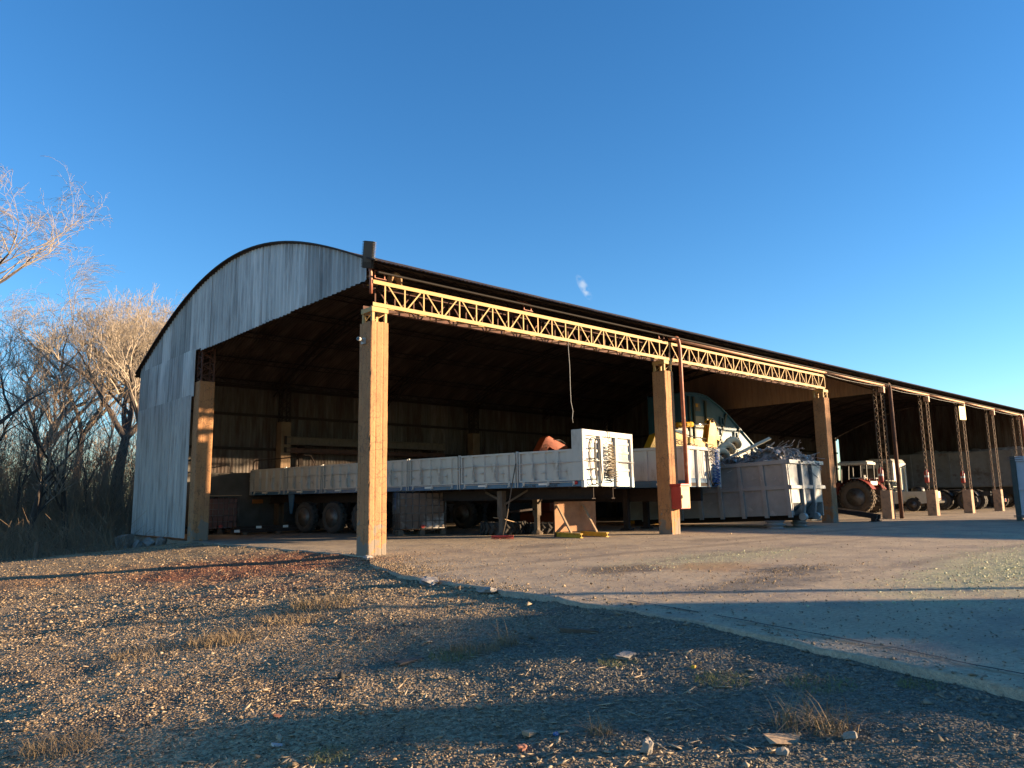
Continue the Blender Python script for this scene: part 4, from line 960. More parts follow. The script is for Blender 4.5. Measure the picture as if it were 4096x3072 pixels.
mb = MB(); mb.tube([(1.6, 0, 3.45), (2.6, 0, 3.52)], .11, 12); mb.build('cylinder', YP, ye, smooth=True)
mb = MB(); mb.tube([(2.6, 0, 3.52), (3.8, 0, 3.6)], .045, 10); mb.build('piston_rod', MATS['chrome'], ye, smooth=True)
mb = MB()
for k in range(3): mb.tube([(4.2+.05*k, -.1+.1*k, 3.0), (4.3+.04*k, -.1+.1*k, 2.6), (4.2+.04*k, -.1+.1*k, 2.1), (4.0, 0, 1.7)], .018, 6)
mb.tube([(.6, -.17, 3.25), (1.5, -.17, 3.1), (2.6, -.17, 2.98), (3.3, -.17, 2.95)], .02, 6); mb.tube([(2.9, -.17, 3.0), (3.3, -.2, 2.75), (3.5, -.2, 2.35), (3.55, -.15, 2.0)], .016, 6); mb.build('hose', MATS['hose_black'], ye, smooth=True)
mb = MB(); mb.box(-.5, .3, -.35, .35, .5, 2.35); mb.box(-.9, .9, -.6, .9, -.38, .5); mb.build('pedestal', YP, ye, bevel=.03)
text('lettering', 'RECICLADOS S.R.L.', .27, TXT, boom, face_mtx((1.02, -.163, 2.70), (1, 0, -.13), (0, -1, 0)), sx=1.05, font_w=.004)
mb = MB(); mb.box(1.9, 2.9, .4, 1.05, 2.4, 3.4); mb.box(2.5, 2.9, .35, .39, 2.7, 3.3); mb.box(1.5, 3.2, .3, 1.05, -.38, 2.39); mb.build('cabin', MPA, ye, bevel=.03)
mb = MB(); mb.box(2.0, 2.45, .385, .399, 2.75, 3.3); mb.build('cabin_window', MATS['glass'], ye)

# ------------------------------------------------------------------ orange loader arm
og = thing('orange_loader', 'orange folded crane arm showing above the first trailer side boards', 'loader', (12.6, 8.0, 0), .25)
mb = MB(); mb.prism([(-1.1, 2.45), (-.35, 3.25), (-.1, 3.33), (.4, 3.2), (1.35, 3.0), (1.4, 2.72), (.3, 2.8), (-.1, 2.9), (-.8, 2.3)], -.14, .14, 'xz'); mb.build('boom', MATS['orange_paint'], og, bevel=.02)
mb = MB(); mb.prism([(-1.2, 2.3), (-.5, 2.62), (.9, 2.72), (1.6, 2.62), (1.5, 2.45), (-.9, 2.1)], -.24, -.15, 'xz'); mb.build('jib', MATS['orange_paint'], og, bevel=.02)
mb = MB(); mb.box(-.45, .25, -.3, .3, .5, 2.4); mb.box(-.8, .8, -.8, .8, 0, .5); mb.build('pedestal', MATS['orange_paint'], og, bevel=.03)
mb = MB()
for k in range(6): mb.tube([(.2+.05*k, -.15+.05*k, 3.2), (.7, -.15+.05*k, 3.22-.03*k), (1.2, -.15+.05*k, 3.08), (1.35, -.15+.05*k, 2.7)], .013, 5)
mb.build('hose', MATS['hose_black'], og, smooth=True)

# ------------------------------------------------------------------ IBC tanks
def ibc(label, loc, rz, liquid, wx=1.18, wy=1.0, h=1.0, pal=.16, cage_m='rim_steel'):
    t_ = thing('ibc_tank', label, 'liquid tank', loc, rz)
    mb = MB()
    for x in np.linspace(-wx/2, wx/2-.1, 5): mb.box(x, x+.1, -wy/2, wy/2, pal-.025, pal)
    for y in (-wy/2, -.06, wy/2-.12):
        for x in (-wx/2, -.07, wx/2-.14): mb.box(x, x+.14, y, y+.12, .025, pal-.026)
        mb.box(-wx/2, wx/2, y, y+.12, 0, .024)
    mb.build('pallet', MATS['wood_grey'], t_, bevel=.004)
    mb = MB(); mb.box(-wx/2+.04, wx/2-.04, -wy/2+.04, wy/2-.04, pal+.01, pal+h-.05); mb.lathe([(.12, 0), (.12, .04), (0, .045)], 14, Matrix.Translation((0, 0, pal+h-.05))); o = mb.build('bottle', liquid, t_, bevel=.06)
    mb = MB(); r = .011
    for z in np.linspace(pal+.05, pal+h, 6):
        mb.tube([(-wx/2, -wy/2, z), (wx/2, -wy/2, z), (wx/2, wy/2, z), (-wx/2, wy/2, z), (-wx/2, -wy/2, z)], r, 6)
    for x in np.linspace(-wx/2, wx/2, 8):
        for y in (-wy/2-.008, wy/2+.008): mb.tube([(x, y, pal), (x, y, pal+h)], r, 6)
    for y in np.linspace(-wy/2, wy/2, 7)[1:-1]:
        for x in (-wx/2-.008, wx/2+.008): mb.tube([(x, y, pal), (x, y, pal+h)], r, 6)
    mb.build('cage', MATS[cage_m], t_, smooth=True)
    mb = MB(); mb.tube([(0, -wy/2, pal+.1), (0, -wy/2-.06, pal+.1)], .05, 10); mb.box(-.06, .06, -wy/2-.08, -wy/2-.055, pal+.09, pal+.12); mb.build('valve', MATS['red_paint'], t_)
ibc('caged plastic liquid tank, half full and dark, on a pallet under the long trailer', (5.45, 6.2, 0), -.42, MATS['ibc_dark'], 1.35, 1.1, 1.1)
ibc('caged tank with red-brown contents beside the gable column', (2.15, 13.1, 0), -.1, MATS['ibc_red'], 1.15, 1.0, 1.05)
mb = MB(); mb.box(1.55, 2.75, 12.5, 13.55, 1.235, 1.26); tag(mb.build('board', MATS['wood_pale'], bevel=.004), 'thin wooden board lying on the red-brown caged tank', 'board')

# flat steel profiles on the floor with paper labels
pf = thing('steel_profiles', 'bundle of flat dark steel profiles with white paper labels on the floor', 'steel profiles', (3.55, 11.6, 0), -.05)
for k, (x0, x1, y, z, h) in enumerate(((-1.5, 1.5, .0, .07, .10), (-1.45, 1.4, .35, .07, .09), (-1.3, 1.45, .15, .18, .08))):
    mb = MB(); mb.box(x0, x1, y-.09, y+.09, z, z+h); mb.build('profile', DS, pf)
mb = MB()
for x in (-1.1, 0, 1.1): mb.box(x-.06, x+.06, -.25, .6, 0, .069)
mb.build('bearer', MATS['wood_grey'], pf)
lb = MB().box(-.09, .09, -.003, 0, -.04, .04).mesh('paper_label', MATS['label_white'])
for x, z in ((-1.3, .12), (-.55, .22), (.35, .22), (1.25, .13)): link('paper_label', lb, pf, (x, -.092, z) if z < .2 else (x, .058, z))

# long beams stored on the rear wall
for k, (z, h, m, lab) in enumerate(((3.12, .30, MATS['wood_pale'], 'upper of two long beams stored on the rear wall'), (2.82, .18, MATS['rust_steel'], 'lower rusty beam of two stored on the rear wall'))):
    t_ = thing('stored_beam', lab, 'beam', (4.9, YB-.5, z), group='beams stored on the rear wall')
    mb = MB(); mb.box(0, 7.4, -.10, .10, 0, h*.16); mb.box(0, 7.4, -.10, .10, h*.84, h); mb.box(0.01, 7.39, -.05, .05, h*.161, h*.839); mb.build('profile', MATS['wood_grey'] if k == 0 else m, t_, bevel=.005)
    mb = MB(); mb.box(-.03, .05, -.12, .12, -.004, h+.01); mb.build('end_cap', DS, t_)

# tyres lying under the trailer
def tyre_obj(label, loc, rad, wid, rot, m='rubber'):
    t_, r_, h_ = wheel_meshes(rad, wid, rad*.55, .03, m)
    o = link('loose_tyre', t_, None, loc, rot); tag(o, label, 'tyre', 'loose tyres under the trailer')
tyre_obj('flat-lying wide tyre just behind the broom', (7.05, 4.3, .17), .62, .34, (R(90), 0, .2))
tyre_obj('lugged tyre lying flat next to the plywood panel', (8.0, 3.6, .15), .50, .30, (R(90), 0, 1.2))
mb = MB(); mb.box(-.55, .55, -.12, .12, 0, .02, Matrix.Translation((7.1, 4.2, .37)) @ Matrix.Rotation(.18, 4, 'Y') @ Matrix.Rotation(.3, 4, 'Z')); tag(mb.build('board', MATS['wood_pale']), 'pale plank lying across the wide tyre', 'board')

# broom leaning on the trailer
br = thing('broom', 'long-handled broom with red head leaning on the white trailer side', 'broom', (5.25, 2.28, 0))
tp = V((FA.x+dA.x*2.03-.06, FA.y+dA.y*2.03-.02, 1.88))-V((5.25, 2.28, 0))
tp = V((-.46, -1.08, 1.86)) if tp.length > 3 else tp
mb = MB(); mb.tube([V((0, 0, .06)), tp*.3+V((.02, 0, .0)), tp*.6+V((.012, 0, .01)), tp], .014, 8); mb.build('handle', MATS['wood_grey'], br, smooth=True)
mb = MB(); mb.box(-.28, .28, -.035, .035, .045, .085, Matrix.Rotation(-.75, 4, 'Z')); mb.build('head', MATS['red_paint'], br, bevel=.008)
mb = MB()
for i in range(60): x = -.27+.54*i/59; q = Matrix.Rotation(-.75, 4, 'Z'); mb.tube([q @ V((x, random.uniform(-.03, .03), .045)), q @ V((x*1.04, random.uniform(-.05, .05), .0))], .004, 4)
mb.build('bristles', MATS['red_paint'], br)

# plywood panel on a braced stand
pw = thing('panel_stand', 'plywood panel braced upright on two yellow steel channels', 'panel stand', (6.72, 1.88, 0), -.21)
mb = MB(); mb.box(0, 1.32, -.012, .012, .12, .90); mb.build('plywood_sheet', MATS['plywood'], pw)
for x in (.06, .86):
    mb = MB(); mb.box(x-.04, x+.04, -1.12, .06, .0, .02); mb.box(x-.04, x+.04, -1.12, .06, .09, .11); mb.box(x-.006, x+.006, -1.11, .06, .021, .089); mb.build('channel', YP if x > .01 else BL, pw)
    mb = MB(); mb.beam((x+.02, -.02, .80), (x+.03, -.62, .11), .05, .05); mb.build('brace', MATS['wood_pale'], pw)
mb = MB(); mb.box(.0, 1.30, -.05, -.014, .0, .012); mb.beam((.02, .02, .0), (.02, .02, .9), .04, .04); mb.beam((1.30, .02, .0), (1.30, .02, .9), .04, .04); mb.build('frame', MATS['rust_steel'], pw)

# red electrical cabinet on the second column
eb = thing('red_cabinet', 'red metal cabinet with cream door hung on the second orange column', 'cabinet', (L2+.02, -.30, .66))
mb = MB(); mb.box(0, .42, 0, .30, 0, .60); mb.build('body', MATS['red_paint'], eb, bevel=.01)
mb = MB(); mb.box(.02, .40, -.014, -.001, .02, .575); mb.build('door', mat('cabinet_cream', (.60, .42, .20), (.5, .34, .15), 4, .6, c3=(.35, .12, .07), s3=5, t3=.63), eb, bevel=.004)
mb = MB(); mb.prism([(-.06, .602), (.48, .602), (.44, .66), (-.02, .66)], -.05, .31, 'xz'); mb.build('lid', MATS['red_paint'], eb, bevel=.008)
mb = MB(); mb.box(.03, .06, -.03, -.015, .27, .36); mb.build('handle', DS, eb)

# flood light, camera, sack and loose cable on the shed front
fl = thing('flood_light', 'large dark LED flood light on a bent pole at the corner of the roof', 'flood light', (-.02, .05, 0))
mb = MB(); mb.tube([(.02, 0, 4.95), (.02, 0, 5.2), (.0, -.02, 5.36), (-.04, -.05, 5.46)], .035, 10); mb.build('pole', MATS['pipe_red'], fl, smooth=True)
q = Matrix.Translation((-.09, -.08, 5.68)) @ Matrix.Rotation(R(-47), 4, 'Z') @ Matrix.Rotation(R(8), 4, 'Y') @ Matrix.Rotation(R(14), 4, 'X')
mb = MB(); mb.box(-.10, .10, -.05, .05, -.26, .26, q); mb.build('housing', MATS['black_paint'], fl, bevel=.012)
mb = MB(); mb.box(-.08, .08, -.058, -.051, -.14, .245, q); mb.build('lens', mat('lens_grey', (.07, .07, .065), None, 3, .4), fl)
mb = MB()
for z in np.arange(-.24, .25, .03):
    for s_ in (-1, 1): mb.box(s_*.115-.009, s_*.115+.009, -.05, .045, z-.006, z+.006, q)
mb.build('cooling_fins', MATS['rim_steel'], fl)
sc_ = thing('security_camera', 'small white security camera on the left face of the front corner column', 'camera', (-.02, .22, 4.02))
mb = MB(); mb.tube([(-.20, -.10, .02), (-.06, .0, .03)], .036, 12); mb.build('housing', MATS['plastic_white'], sc_)
mb = MB(); mb.box(-.05, .0, -.05, .05, -.05, .07); mb.tube([(-.05, 0, 0), (-.08, -.02, .03)], .016, 8); mb.build('bracket', MATS['plastic_white'], sc_)
mb = MB(); mb.tube([(-.205, -.104, .02), (-.198, -.098, .02)], .026, 12); mb.build('lens', MATS['glass'], sc_)
mb = MB(); pts = [(.46, .10, 5.22), (.46, .06, 5.36), (.52, .06, 5.45), (.60, .06, 5.44), (.67, .05, 5.36), (.69, .06, 5.23)]
for k in range(5): mb.tube([(p_[0]+.012*math.sin(k*2+i), p_[1]+.03*k-.03, p_[2]+.012*math.cos(k*3+i)-(.03 if 0 < i < 5 else 0)*(k % 2)) for i, p_ in enumerate(pts)], [.02, .034, .042, .042, .034, .022], 7)
tag(mb.build('burlap_sack', MATS['burlap'], smooth=True), 'frayed burlap roll humped over the left end of the yellow truss', 'sack')
mb = MB(); pts = [(5.41, -.02, 4.72), (5.40, -.03, 4.5), (5.43, -.03, 4.1), (5.43, -.03, 3.6), (5.44, -.03, 3.25), (5.50, -.03, 3.02), (5.47, -.03, 2.86), (5.49, -.03, 2.74)]
mb.tube(pts, .0065, 6); tag(mb.build('hanging_cable', MATS['cable_grey'], smooth=True), 'pale loose cable hanging down from the yellow truss', 'cable')

# fire extinguishers on the lattice posts
def extinguisher(x, label, big=1):
    t_ = thing('fire_extinguisher', label, 'fire extinguisher', (x, .24, 1.42), group='fire extinguishers on the lattice posts')
    t_.scale = (big, big, big)
    mb = MB(); mb.lathe([(.07, 0), (.09, .01), (.095, .04), (.095, .44), (.08, .50), (.04, .54), (.03, .57)], 18); mb.build('cylinder', MATS['red_paint'], t_, smooth=True)
    mb = MB(); mb.lathe([(.0965, .24), (.0965, .32)], 18); mb.build('paper_label', MATS['label_white'], t_)
    mb = MB(); mb.box(-.02, .02, -.02, .02, .57, .62); mb.beam((-.02, 0, .63), (.12, 0, .66), .02, .012); mb.beam((-.02, 0, .615), (.11, 0, .60), .02, .012); mb.build('valve_handle', DS, t_)
    mb = MB(); mb.tube([(-.02, -.01, .60), (-.10, -.03, .55), (-.115, -.03, .40), (-.11, -.03, .1)], .012, 6); mb.build('hose', MATS['hose_black'], t_, smooth=True)
extinguisher(L4-.10, 'red fire extinguisher on the lattice post nearest the tractor', 1.05)
extinguisher(L5-.10, 'faded red fire extinguisher on the lattice post beside the beige pickup')
extinguisher(L6-.10, 'faded red fire extinguisher on the lattice post under the yellow sign')
sg = thing('yellow_sign', 'pale yellow rectangular sign board high on a lattice post', 'sign', (L6-.42, -.02, 4.42), R(-14))
mb = MB(); mb.box(-.08, .44, -.03, 0, 0, .66); mb.build('board', MATS['sign_yellow'], sg, bevel=.015)
for k, s_ in enumerate(('ALTO', 'NO', 'FUMAR', '')): pass
mb = MB()
for z, a, b in ((.50, .06, .24), (.36, .10, .2), (.22, .0, .3), (.10, .08, .22)): mb.box(a, b, -.0325, -.0305, z-.018, z+.018)
mb.build('faded_print', MATS['lettering_faint'], sg)

# sloping steel trestle with a pipe prop, between third column and first lattice post
rp_ = thing('steel_ramp', 'dark rusty steel ramp beam sloping down on short feet beside the third column', 'ramp', (0, 0, 0))
a, b = V((20.4, -1.0, .34)), V((19.35, 1.6, .72))
a, b = V((20.3, -.75, .16)), V((19.9, 1.9, .62))
for o_ in (0, .55):
    oo = V((o_*.9, o_*.15, 0)); mb = MB(); mb.beam(a+oo, b+oo, .12, .16); mb.build('beam', DS, rp_)
    mb = MB(); mb.box(a.x+oo.x-.07, a.x+oo.x+.07, a.y+oo.y+.05, a.y+oo.y+.19, .02, a.z-.03); mb.box(a.x+oo.x-.12, a.x+oo.x+.12, a.y+oo.y, a.y+oo.y+.24, 0, .02); mb.build('foot', DS, rp_)
mb = MB()
for t in (.15, .5, .85): p0 = a.lerp(b, t); mb.beam(p0, p0+V((.5, .08, 0)), .08, .08)
mb.build('cross_bar', DS, rp_)
pp = thing('pipe_prop', 'tall grey steel pipe with slanting pale brace standing behind the third column', 'pipe prop', (20.9, 1.3, 0))
mb = MB(); mb.tube([(.02, 0, .3), (0, 0, 2.25)], .055, 12); mb.build('pipe', MATS['rim_steel'], pp, smooth=True)
mb = MB(); mb.beam((-.35, .35, .35), (-.05, .02, 1.55), .09, .06); mb.build('brace', MATS['cream_paint'], pp)
mb = MB(); mb.beam((-.6, .4, .05), (.5, -.1, .05), .08, .08); mb.beam((-.3, -.3, .04), (.2, .5, .04), .07, .07); mb.box(-.42, -.34, .2, .28, .09, .32); mb.box(-.06, .02, -.05, .03, .09, .30); mb.build('base', MATS['cream_paint'], pp)
# ------------------------------------------------------------------ red tractor (rear towards the yard)
# local frame: x to the tractor's right, y forward
tc_ = thing('tractor', 'red tractor with white cab roof and huge dusty rear tyre behind the third column', 'tractor', (32.2, 4.75, 0), R(4))
W_TR = wheel_meshes(.80, .46, .46, .045, 'dusty_rubber', 'rim_steel', 8)
W_TF = wheel_meshes(.58, .36, .33, .035, 'dusty_rubber', 'rim_steel', 8)
TR = MATS['tractor_red']
def xwheel(ws, parent, loc, left, rot=0):
    t, r, hl = ws; o = link('wheel', t, parent, loc, (0, rot, R(90) if left else R(-90))); link('rim', r, o); link('hand_hole', hl, o)
for s_ in (-1, 1):
    xwheel(W_TR, tc_, (s_*.86, 0, .82), s_ < 0, .3); xwheel(W_TF, tc_, (s_*.8, 2.45, .6), s_ < 0, .7)
    mb = MB()
    for k in range(9):
        a0, a1 = R(20+k*15), R(20+(k+1)*15); r_ = .93
        mb.add([(s_*.52, r_*math.cos(a), .82+r_*math.sin(a)) for a in (a0, a1)]+[(s_*1.08, r_*math.cos(a), .82+r_*math.sin(a)) for a in (a1, a0)]+[(s_*.52, (r_-.03)*math.cos(a), .82+(r_-.03)*math.sin(a)) for a in (a0, a1)]+[(s_*1.08, (r_-.03)*math.cos(a), .82+(r_-.03)*math.sin(a)) for a in (a1, a0)], [(0, 1, 2, 3), (7, 6, 5, 4), (2, 1, 5, 6), (0, 3, 7, 4)])
    mb.prism([(-.65, 1.2), (.5, 1.2), (.5, 1.72), (-.55, 1.72)], s_*.50-.02, s_*.50+.02, 'yz'); mb.build('fender', TR, tc_)
    mb = MB(); mb.box(s_*.80-.18, s_*.80+.18, -.5, .25, 1.755, 1.80); mb.build('fender_top', MATS['white_paint'], tc_, bevel=.01)
    mb = MB(); mb.tube([(s_*.95, -.52, 1.72), (s_*.95, -.60, 1.72)], .055, 10); mb.build('lamp', MATS['lamp_orange'], tc_)
mb = MB(); mb.box(-.40, .40, .5, 2.9, .95, 1.58); mb.prism([(2.9, .95), (3.15, 1.0), (3.1, 1.45), (2.9, 1.57)], -.36, .36, 'yz'); mb.build('bonnet', TR, tc_, bevel=.04)
mb = MB(); mb.box(-.28, .28, -.4, 2.6, .55, .949); mb.tube([(-.85, 0, .82), (.85, 0, .82)], .14, 12); mb.tube([(-.75, 2.45, .6), (.75, 2.45, .6)], .08, 10); mb.build('gearbox', MATS['black_paint'], tc_)
mb = MB(); mb.box(-.60, .60, -.55, .95, 2.46, 2.60); mb.box(-.52, .52, -.48, .9, 2.601, 2.66); mb.build('cab_roof', MATS['white_paint'], tc_, bevel=.04)
mb = MB()
for x, y, y2 in ((-.52, -.42, -.45), (.52, -.42, -.45), (-.54, .25, .22), (.54, .25, .22), (-.50, .88, .8), (.50, .88, .8)): mb.beam((x, y, 1.3), (x, y2, 2.46), .06, .06)
mb.build('cab_post', MATS['black_paint'], tc_)
mb = MB(); mb.box(-.28, .28, -.15, .35, 1.35, 1.48); mb.box(-.28, .28, -.22, -.12, 1.48, 1.95); mb.build('seat', MATS['black_paint'], tc_, bevel=.03)
mb = MB(); mb.tube([(.45, 1.5, 1.58), (.45, 1.5, 2.5)], .04, 10); mb.build('exhaust', DS, tc_)
mb = MB()
for s_ in (-1, 1): mb.beam((s_*.3, -.35, .62), (s_*.36, -1.1, .5), .06, .07); mb.beam((s_*.3, -.3, 1.2), (s_*.35, -.85, .6), .04, .04)
mb.beam((0, -.4, 1.0), (0, -.95, .95), .05, .05); mb.box(-.08, .08, -1.0, -.4, .38, .44); mb.tube([(.1, -.5, .75), (.1, -.62, .75)], .06, 8); mb.build('linkage', DS, tc_)
mb = MB(); mb.box(-.5, .5, -.60, -.52, 1.42, 1.62); mb.build('lamp_bar', MATS['white_paint'], tc_)

# ------------------------------------------------------------------ beige pickup, tailgate to the yard
pk = thing('pickup_truck', 'old beige pickup parked inside the shed with its tailgate towards the yard', 'pickup truck', (37.2, 2.95, 0), R(5))
CR = MATS['cream_paint']
body = [(0.02, .45), (0, .62), (.03, 1.06), (1.95, 1.08), (2.0, 1.10), (3.95, 1.06), (4.75, .98), (4.85, .60), (4.8, .42), (4.35, .42)]
def arcp(c, r, a0=180, a1=0, n=8): return [(c+r*math.cos(R(a0+(a1-a0)*i/n)), .42+r*math.sin(R(a0+(a1-a0)*i/n))) for i in range(n+1)]
low = [(4.85, .42)]+arcp(3.95, .43, 0, 180)[0:]+[(1.8, .42)]+arcp(.98, .43, 0, 180)
side = body[:8]+[(4.82, .42)]+arcp(3.95, .43, 0, 180)+arcp(1.02, .43, 0, 180)+[(.05, .45)]
for s_ in (-1, 1):
    mb = MB(); mb.prism(side, s_*.82-.02, s_*.82+.02, 'yz'); mb.build('body_side', CR, pk)
mb = MB(); mb.box(-.80, .80, 0.06, 4.7, .52, .60); mb.box(-.80, .80, 2.02, 2.06, .6, 1.1); mb.box(-.8, .8, 3.95, 4.72, .9, 1.06); mb.box(-.8, .8, 4.76, 4.83, .45, .97); mb.box(-.78, .78, 3.2, 3.95, .9, 1.05); mb.build('floor_pan', CR, pk, bevel=.02)
mb = MB(); mb.box(-.80, .80, .0, .05, .60, 1.06); tg = mb.build('tailgate', CR, pk, bevel=.015)
mb = MB(); mb.box(-.80, .80, -.004, -.001, .62, .69); mb.build('red_stripe', MATS['lamp_red'], tg)
text('lettering', 'IS', .26, MATS['rim_steel'], tg, face_mtx((-.05, -.002, .78), (1, 0, 0), (0, -1, 0)), sx=1.5)
mb = MB(); mb.box(-.85, .85, -.16, -.02, .42, .56); mb.build('bumper', MATS['chrome'], pk, bevel=.03)
cabp = [(2.02, 1.08), (2.12, 1.60), (2.28, 1.70), (3.05, 1.70), (3.22, 1.60), (3.75, 1.06)]
mb = MB(); mb.prism([(2.20, 1.66), (2.30, 1.72), (3.05, 1.72), (3.20, 1.64)], -.70, .70, 'yz')
for s_ in (-1, 1):
    for a, b in (((2.04, 1.08), (2.22, 1.68)), ((2.88, 1.08), (2.88, 1.68)), ((3.72, 1.06), (3.15, 1.66))): mb.beam((s_*.77, *a), (s_*.68, *b), .06, .08)
mb.build('cab', CR, pk, bevel=.015)
mb = MB(); mb.add([(-.74, 2.06, 1.1), (.74, 2.06, 1.1), (.66, 2.2, 1.66), (-.66, 2.2, 1.66)], [(0, 1, 2, 3)]); mb.add([(-.74, 3.70, 1.08), (.74, 3.70, 1.08), (.66, 3.16, 1.64), (-.66, 3.16, 1.64)], [(3, 2, 1, 0)])
for s_ in (-1, 1): mb.add([(s_*.775, 2.08, 1.1), (s_*.775, 3.66, 1.1), (s_*.69, 3.14, 1.65), (s_*.69, 2.24, 1.65)], [(0, 1, 2, 3)])
mb.build('windows', MATS['glass'], pk)
for s_ in (-1, 1):
    mb = MB(); mb.box(s_*.83-.04, s_*.83+.04, -.012, .10, .70, .98); mb.build('tail_lamp', mat('lamp_dark_red', (.16, .03, .02), None, 3, .3) if 'lamp_dark_red' not in MATS else MATS['lamp_dark_red'], pk, bevel=.01)
    for y in (1.0, 3.95): xwheel(W_PICK, pk, (s_*.76, y, .36), s_ < 0)
mb = MB(); mb.lathe([(.30, 0), (.34, .1), (.30, .28), (.12, .34), (0, .35)], 14, Matrix.Translation((.25, 1.0, 1.0))); tag(mb.build('tarp_bundle', MATS['black_paint'], None, smooth=True), 'dark covered lump standing in the bed of the beige pickup', 'bundle').location = (37.2, 2.95, 0)
mb = MB(); mb.tube([(-.8, 2.0, 1.12), (-.72, 1.95, 1.35), (.72, 1.95, 1.35), (.8, 2.0, 1.12)], .025, 8); mb.build('roll_bar', CR, pk)

# ------------------------------------------------------------------ white truck with bare black chassis
tk = thing('truck', 'white sleeper-cab truck with bare black chassis parked beyond the pickup', 'truck', (41.1, 1.35, 0), R(3))
mb = MB()
for s_ in (-1, 1): mb.box(s_*.42-.05, s_*.42+.05, 0, 6.6, .78, 1.02)
for y in (.1, 1.2, 2.6, 3.8, 5.0): mb.box(-.37, .37, y, y+.1, .82, .98)
mb.build('chassis', MATS['black_paint'], tk)
mb = MB(); mb.box(-1.15, 1.15, 4.75, 6.75, .95, 2.85); mb.prism([(4.75, 2.851), (6.55, 2.851), (6.1, 3.1), (4.9, 3.05)], -1.05, 1.05, 'yz'); cb = mb.build('cab', WP, tk, bevel=.06)
mb = MB(); mb.box(-1.17, -1.151, 5.7, 6.5, 1.75, 2.5); mb.box(1.151, 1.17, 5.7, 6.5, 1.75, 2.5); mb.box(-1.0, 1.0, 6.751, 6.77, 1.8, 2.6); mb.build('window', MATS['glass'], cb)
mb = MB(); mb.box(-1.16, -1.151, 5.15, 5.35, 1.0, 2.8); mb.build('trim_strip', MATS['black_paint'], cb)
mb = MB(); mb.box(-.55, -.25, 4.55, 4.74, 1.2, 2.5); mb.tube([(.3, 4.6, 1.0), (.3, 4.6, 2.6)], .07, 10); mb.build('air_intake', MATS['cream_paint'], tk)
mb = MB(); mb.lathe([(.52, 0), (.55, .03), (.50, .10), (.2, .12)], 18, Matrix.Translation((0, 1.9, 1.03))); mb.prism([(1.0, 1.03), (1.4, 1.03), (1.4, 1.15)], -.4, .4, 'yz'); mb.build('fifth_wheel', MATS['black_paint'], tk)
for s_ in (-1, 1):
    for y in (1.05, 2.35):
        xwheel(W_TRUCK, tk, (s_*1.0, y, .52), s_ < 0, y); xwheel(W_TRUCK, tk, (s_*.68, y, .52), s_ < 0, y)
        mb = MB()
        for k in range(7):
            a0, a1 = R(25+k*130/7), R(25+(k+1)*130/7)
            mb.add([(s_*.62, y+.62*math.cos(a0), .52+.62*math.sin(a0)), (s_*.62, y+.62*math.cos(a1), .52+.62*math.sin(a1)), (s_*1.16, y+.62*math.cos(a1), .52+.62*math.sin(a1)), (s_*1.16, y+.62*math.cos(a0), .52+.62*math.sin(a0))], [(0, 1, 2, 3)])
        o = mb.build('mudguard', MATS['black_paint'], tk); o.modifiers.new('thick', 'SOLIDIFY').thickness = .015
    xwheel(W_TRUCK, tk, (s_*1.0, 5.6, .52), s_ < 0)
    mb = MB(); mb.beam((s_*.35, .1, .95), (s_*.35, -.3, .90), .05, .05); mb.beam((s_*.35, -.3, .9), (s_*.35, -.32, .58), .05, .05); mb.build('lamp_bracket', MATS['rim_steel'], tk)
mb = MB(); mb.box(-.95, .95, -.40, -.33, .42, .60); lbm = mb.build('lamp_bar', MATS['cream_paint'], tk, bevel=.008)
mb = MB()
for x0, x1 in ((-.92, -.62), (.62, .92)): mb.box(x0, x1, -.412, -.401, .44, .58)
mb.build('tail_lamp', mat('lamp_bright_red', (.62, .08, .06), None, 3, .35), lbm)  # brightest of the lamp reds, without glow
mb = MB(); mb.box(-.35, -.15, -.412, -.401, .45, .57); mb.box(.12, .34, -.412, -.401, .45, .57); mb.build('number_plate', MATS['black_paint'], lbm)

# ------------------------------------------------------------------ dump truck beyond
dt = thing('dump_truck', 'grey ribbed tipper truck with white cab at the far end of the shed', 'truck', (47.6, .4, 0), R(2))
DG = mat('tipper_grey', (.20, .205, .20), (.15, .155, .15), 3, .7, c3=(.11, .09, .075), s3=2, t3=.6)
for s_ in (-1, 1):
    mb = MB(); mb.box(s_*1.22-.03, s_*1.22+.03, 0, 8.2, 1.35, 3.55); sw = mb.build('side_wall', DG, dt)
    for y in np.arange(0, 8.2, 1.16): mb = MB(); a0, a1 = sorted((s_*1.251, s_*1.33)); mb.box(a0, a1, y, y+.14, 1.35, 3.55); mb.build('rib', DG, sw)
    for z in (1.36, 2.05, 2.75, 3.42): mb = MB(); a0, a1 = sorted((s_*1.251, s_*1.31)); mb.box(a0, a1, .14, 8.18, z, z+.1); mb.build('rail', DG, sw)
    for y in (.9, 2.2, 6.6): xwheel(W_TRUCK, dt, (s_*1.05, y, .52), s_ < 0, y)
mb = MB(); mb.box(-1.19, 1.19, -.03, .03, 1.35, 3.5); mb.box(-1.19, 1.19, 8.17, 8.23, 1.35, 3.6); mb.box(-1.18, 1.18, .04, 8.16, 1.30, 1.38); mb.build('end_wall', DG, dt)
mb = MB()
for s_ in (-1, 1): mb.box(s_*.45-.06, s_*.45+.06, .1, 10.2, .85, 1.25)
mb.build('chassis', MATS['black_paint'], dt)
mb = MB(); mb.box(-1.15, 1.15, 8.5, 10.4, .9, 2.75); mb.build('cab', WP, dt, bevel=.07)
mb = MB(); mb.box(-1.17, -1.151, 9.2, 10.1, 1.7, 2.5); mb.build('window', MATS['glass'], dt)
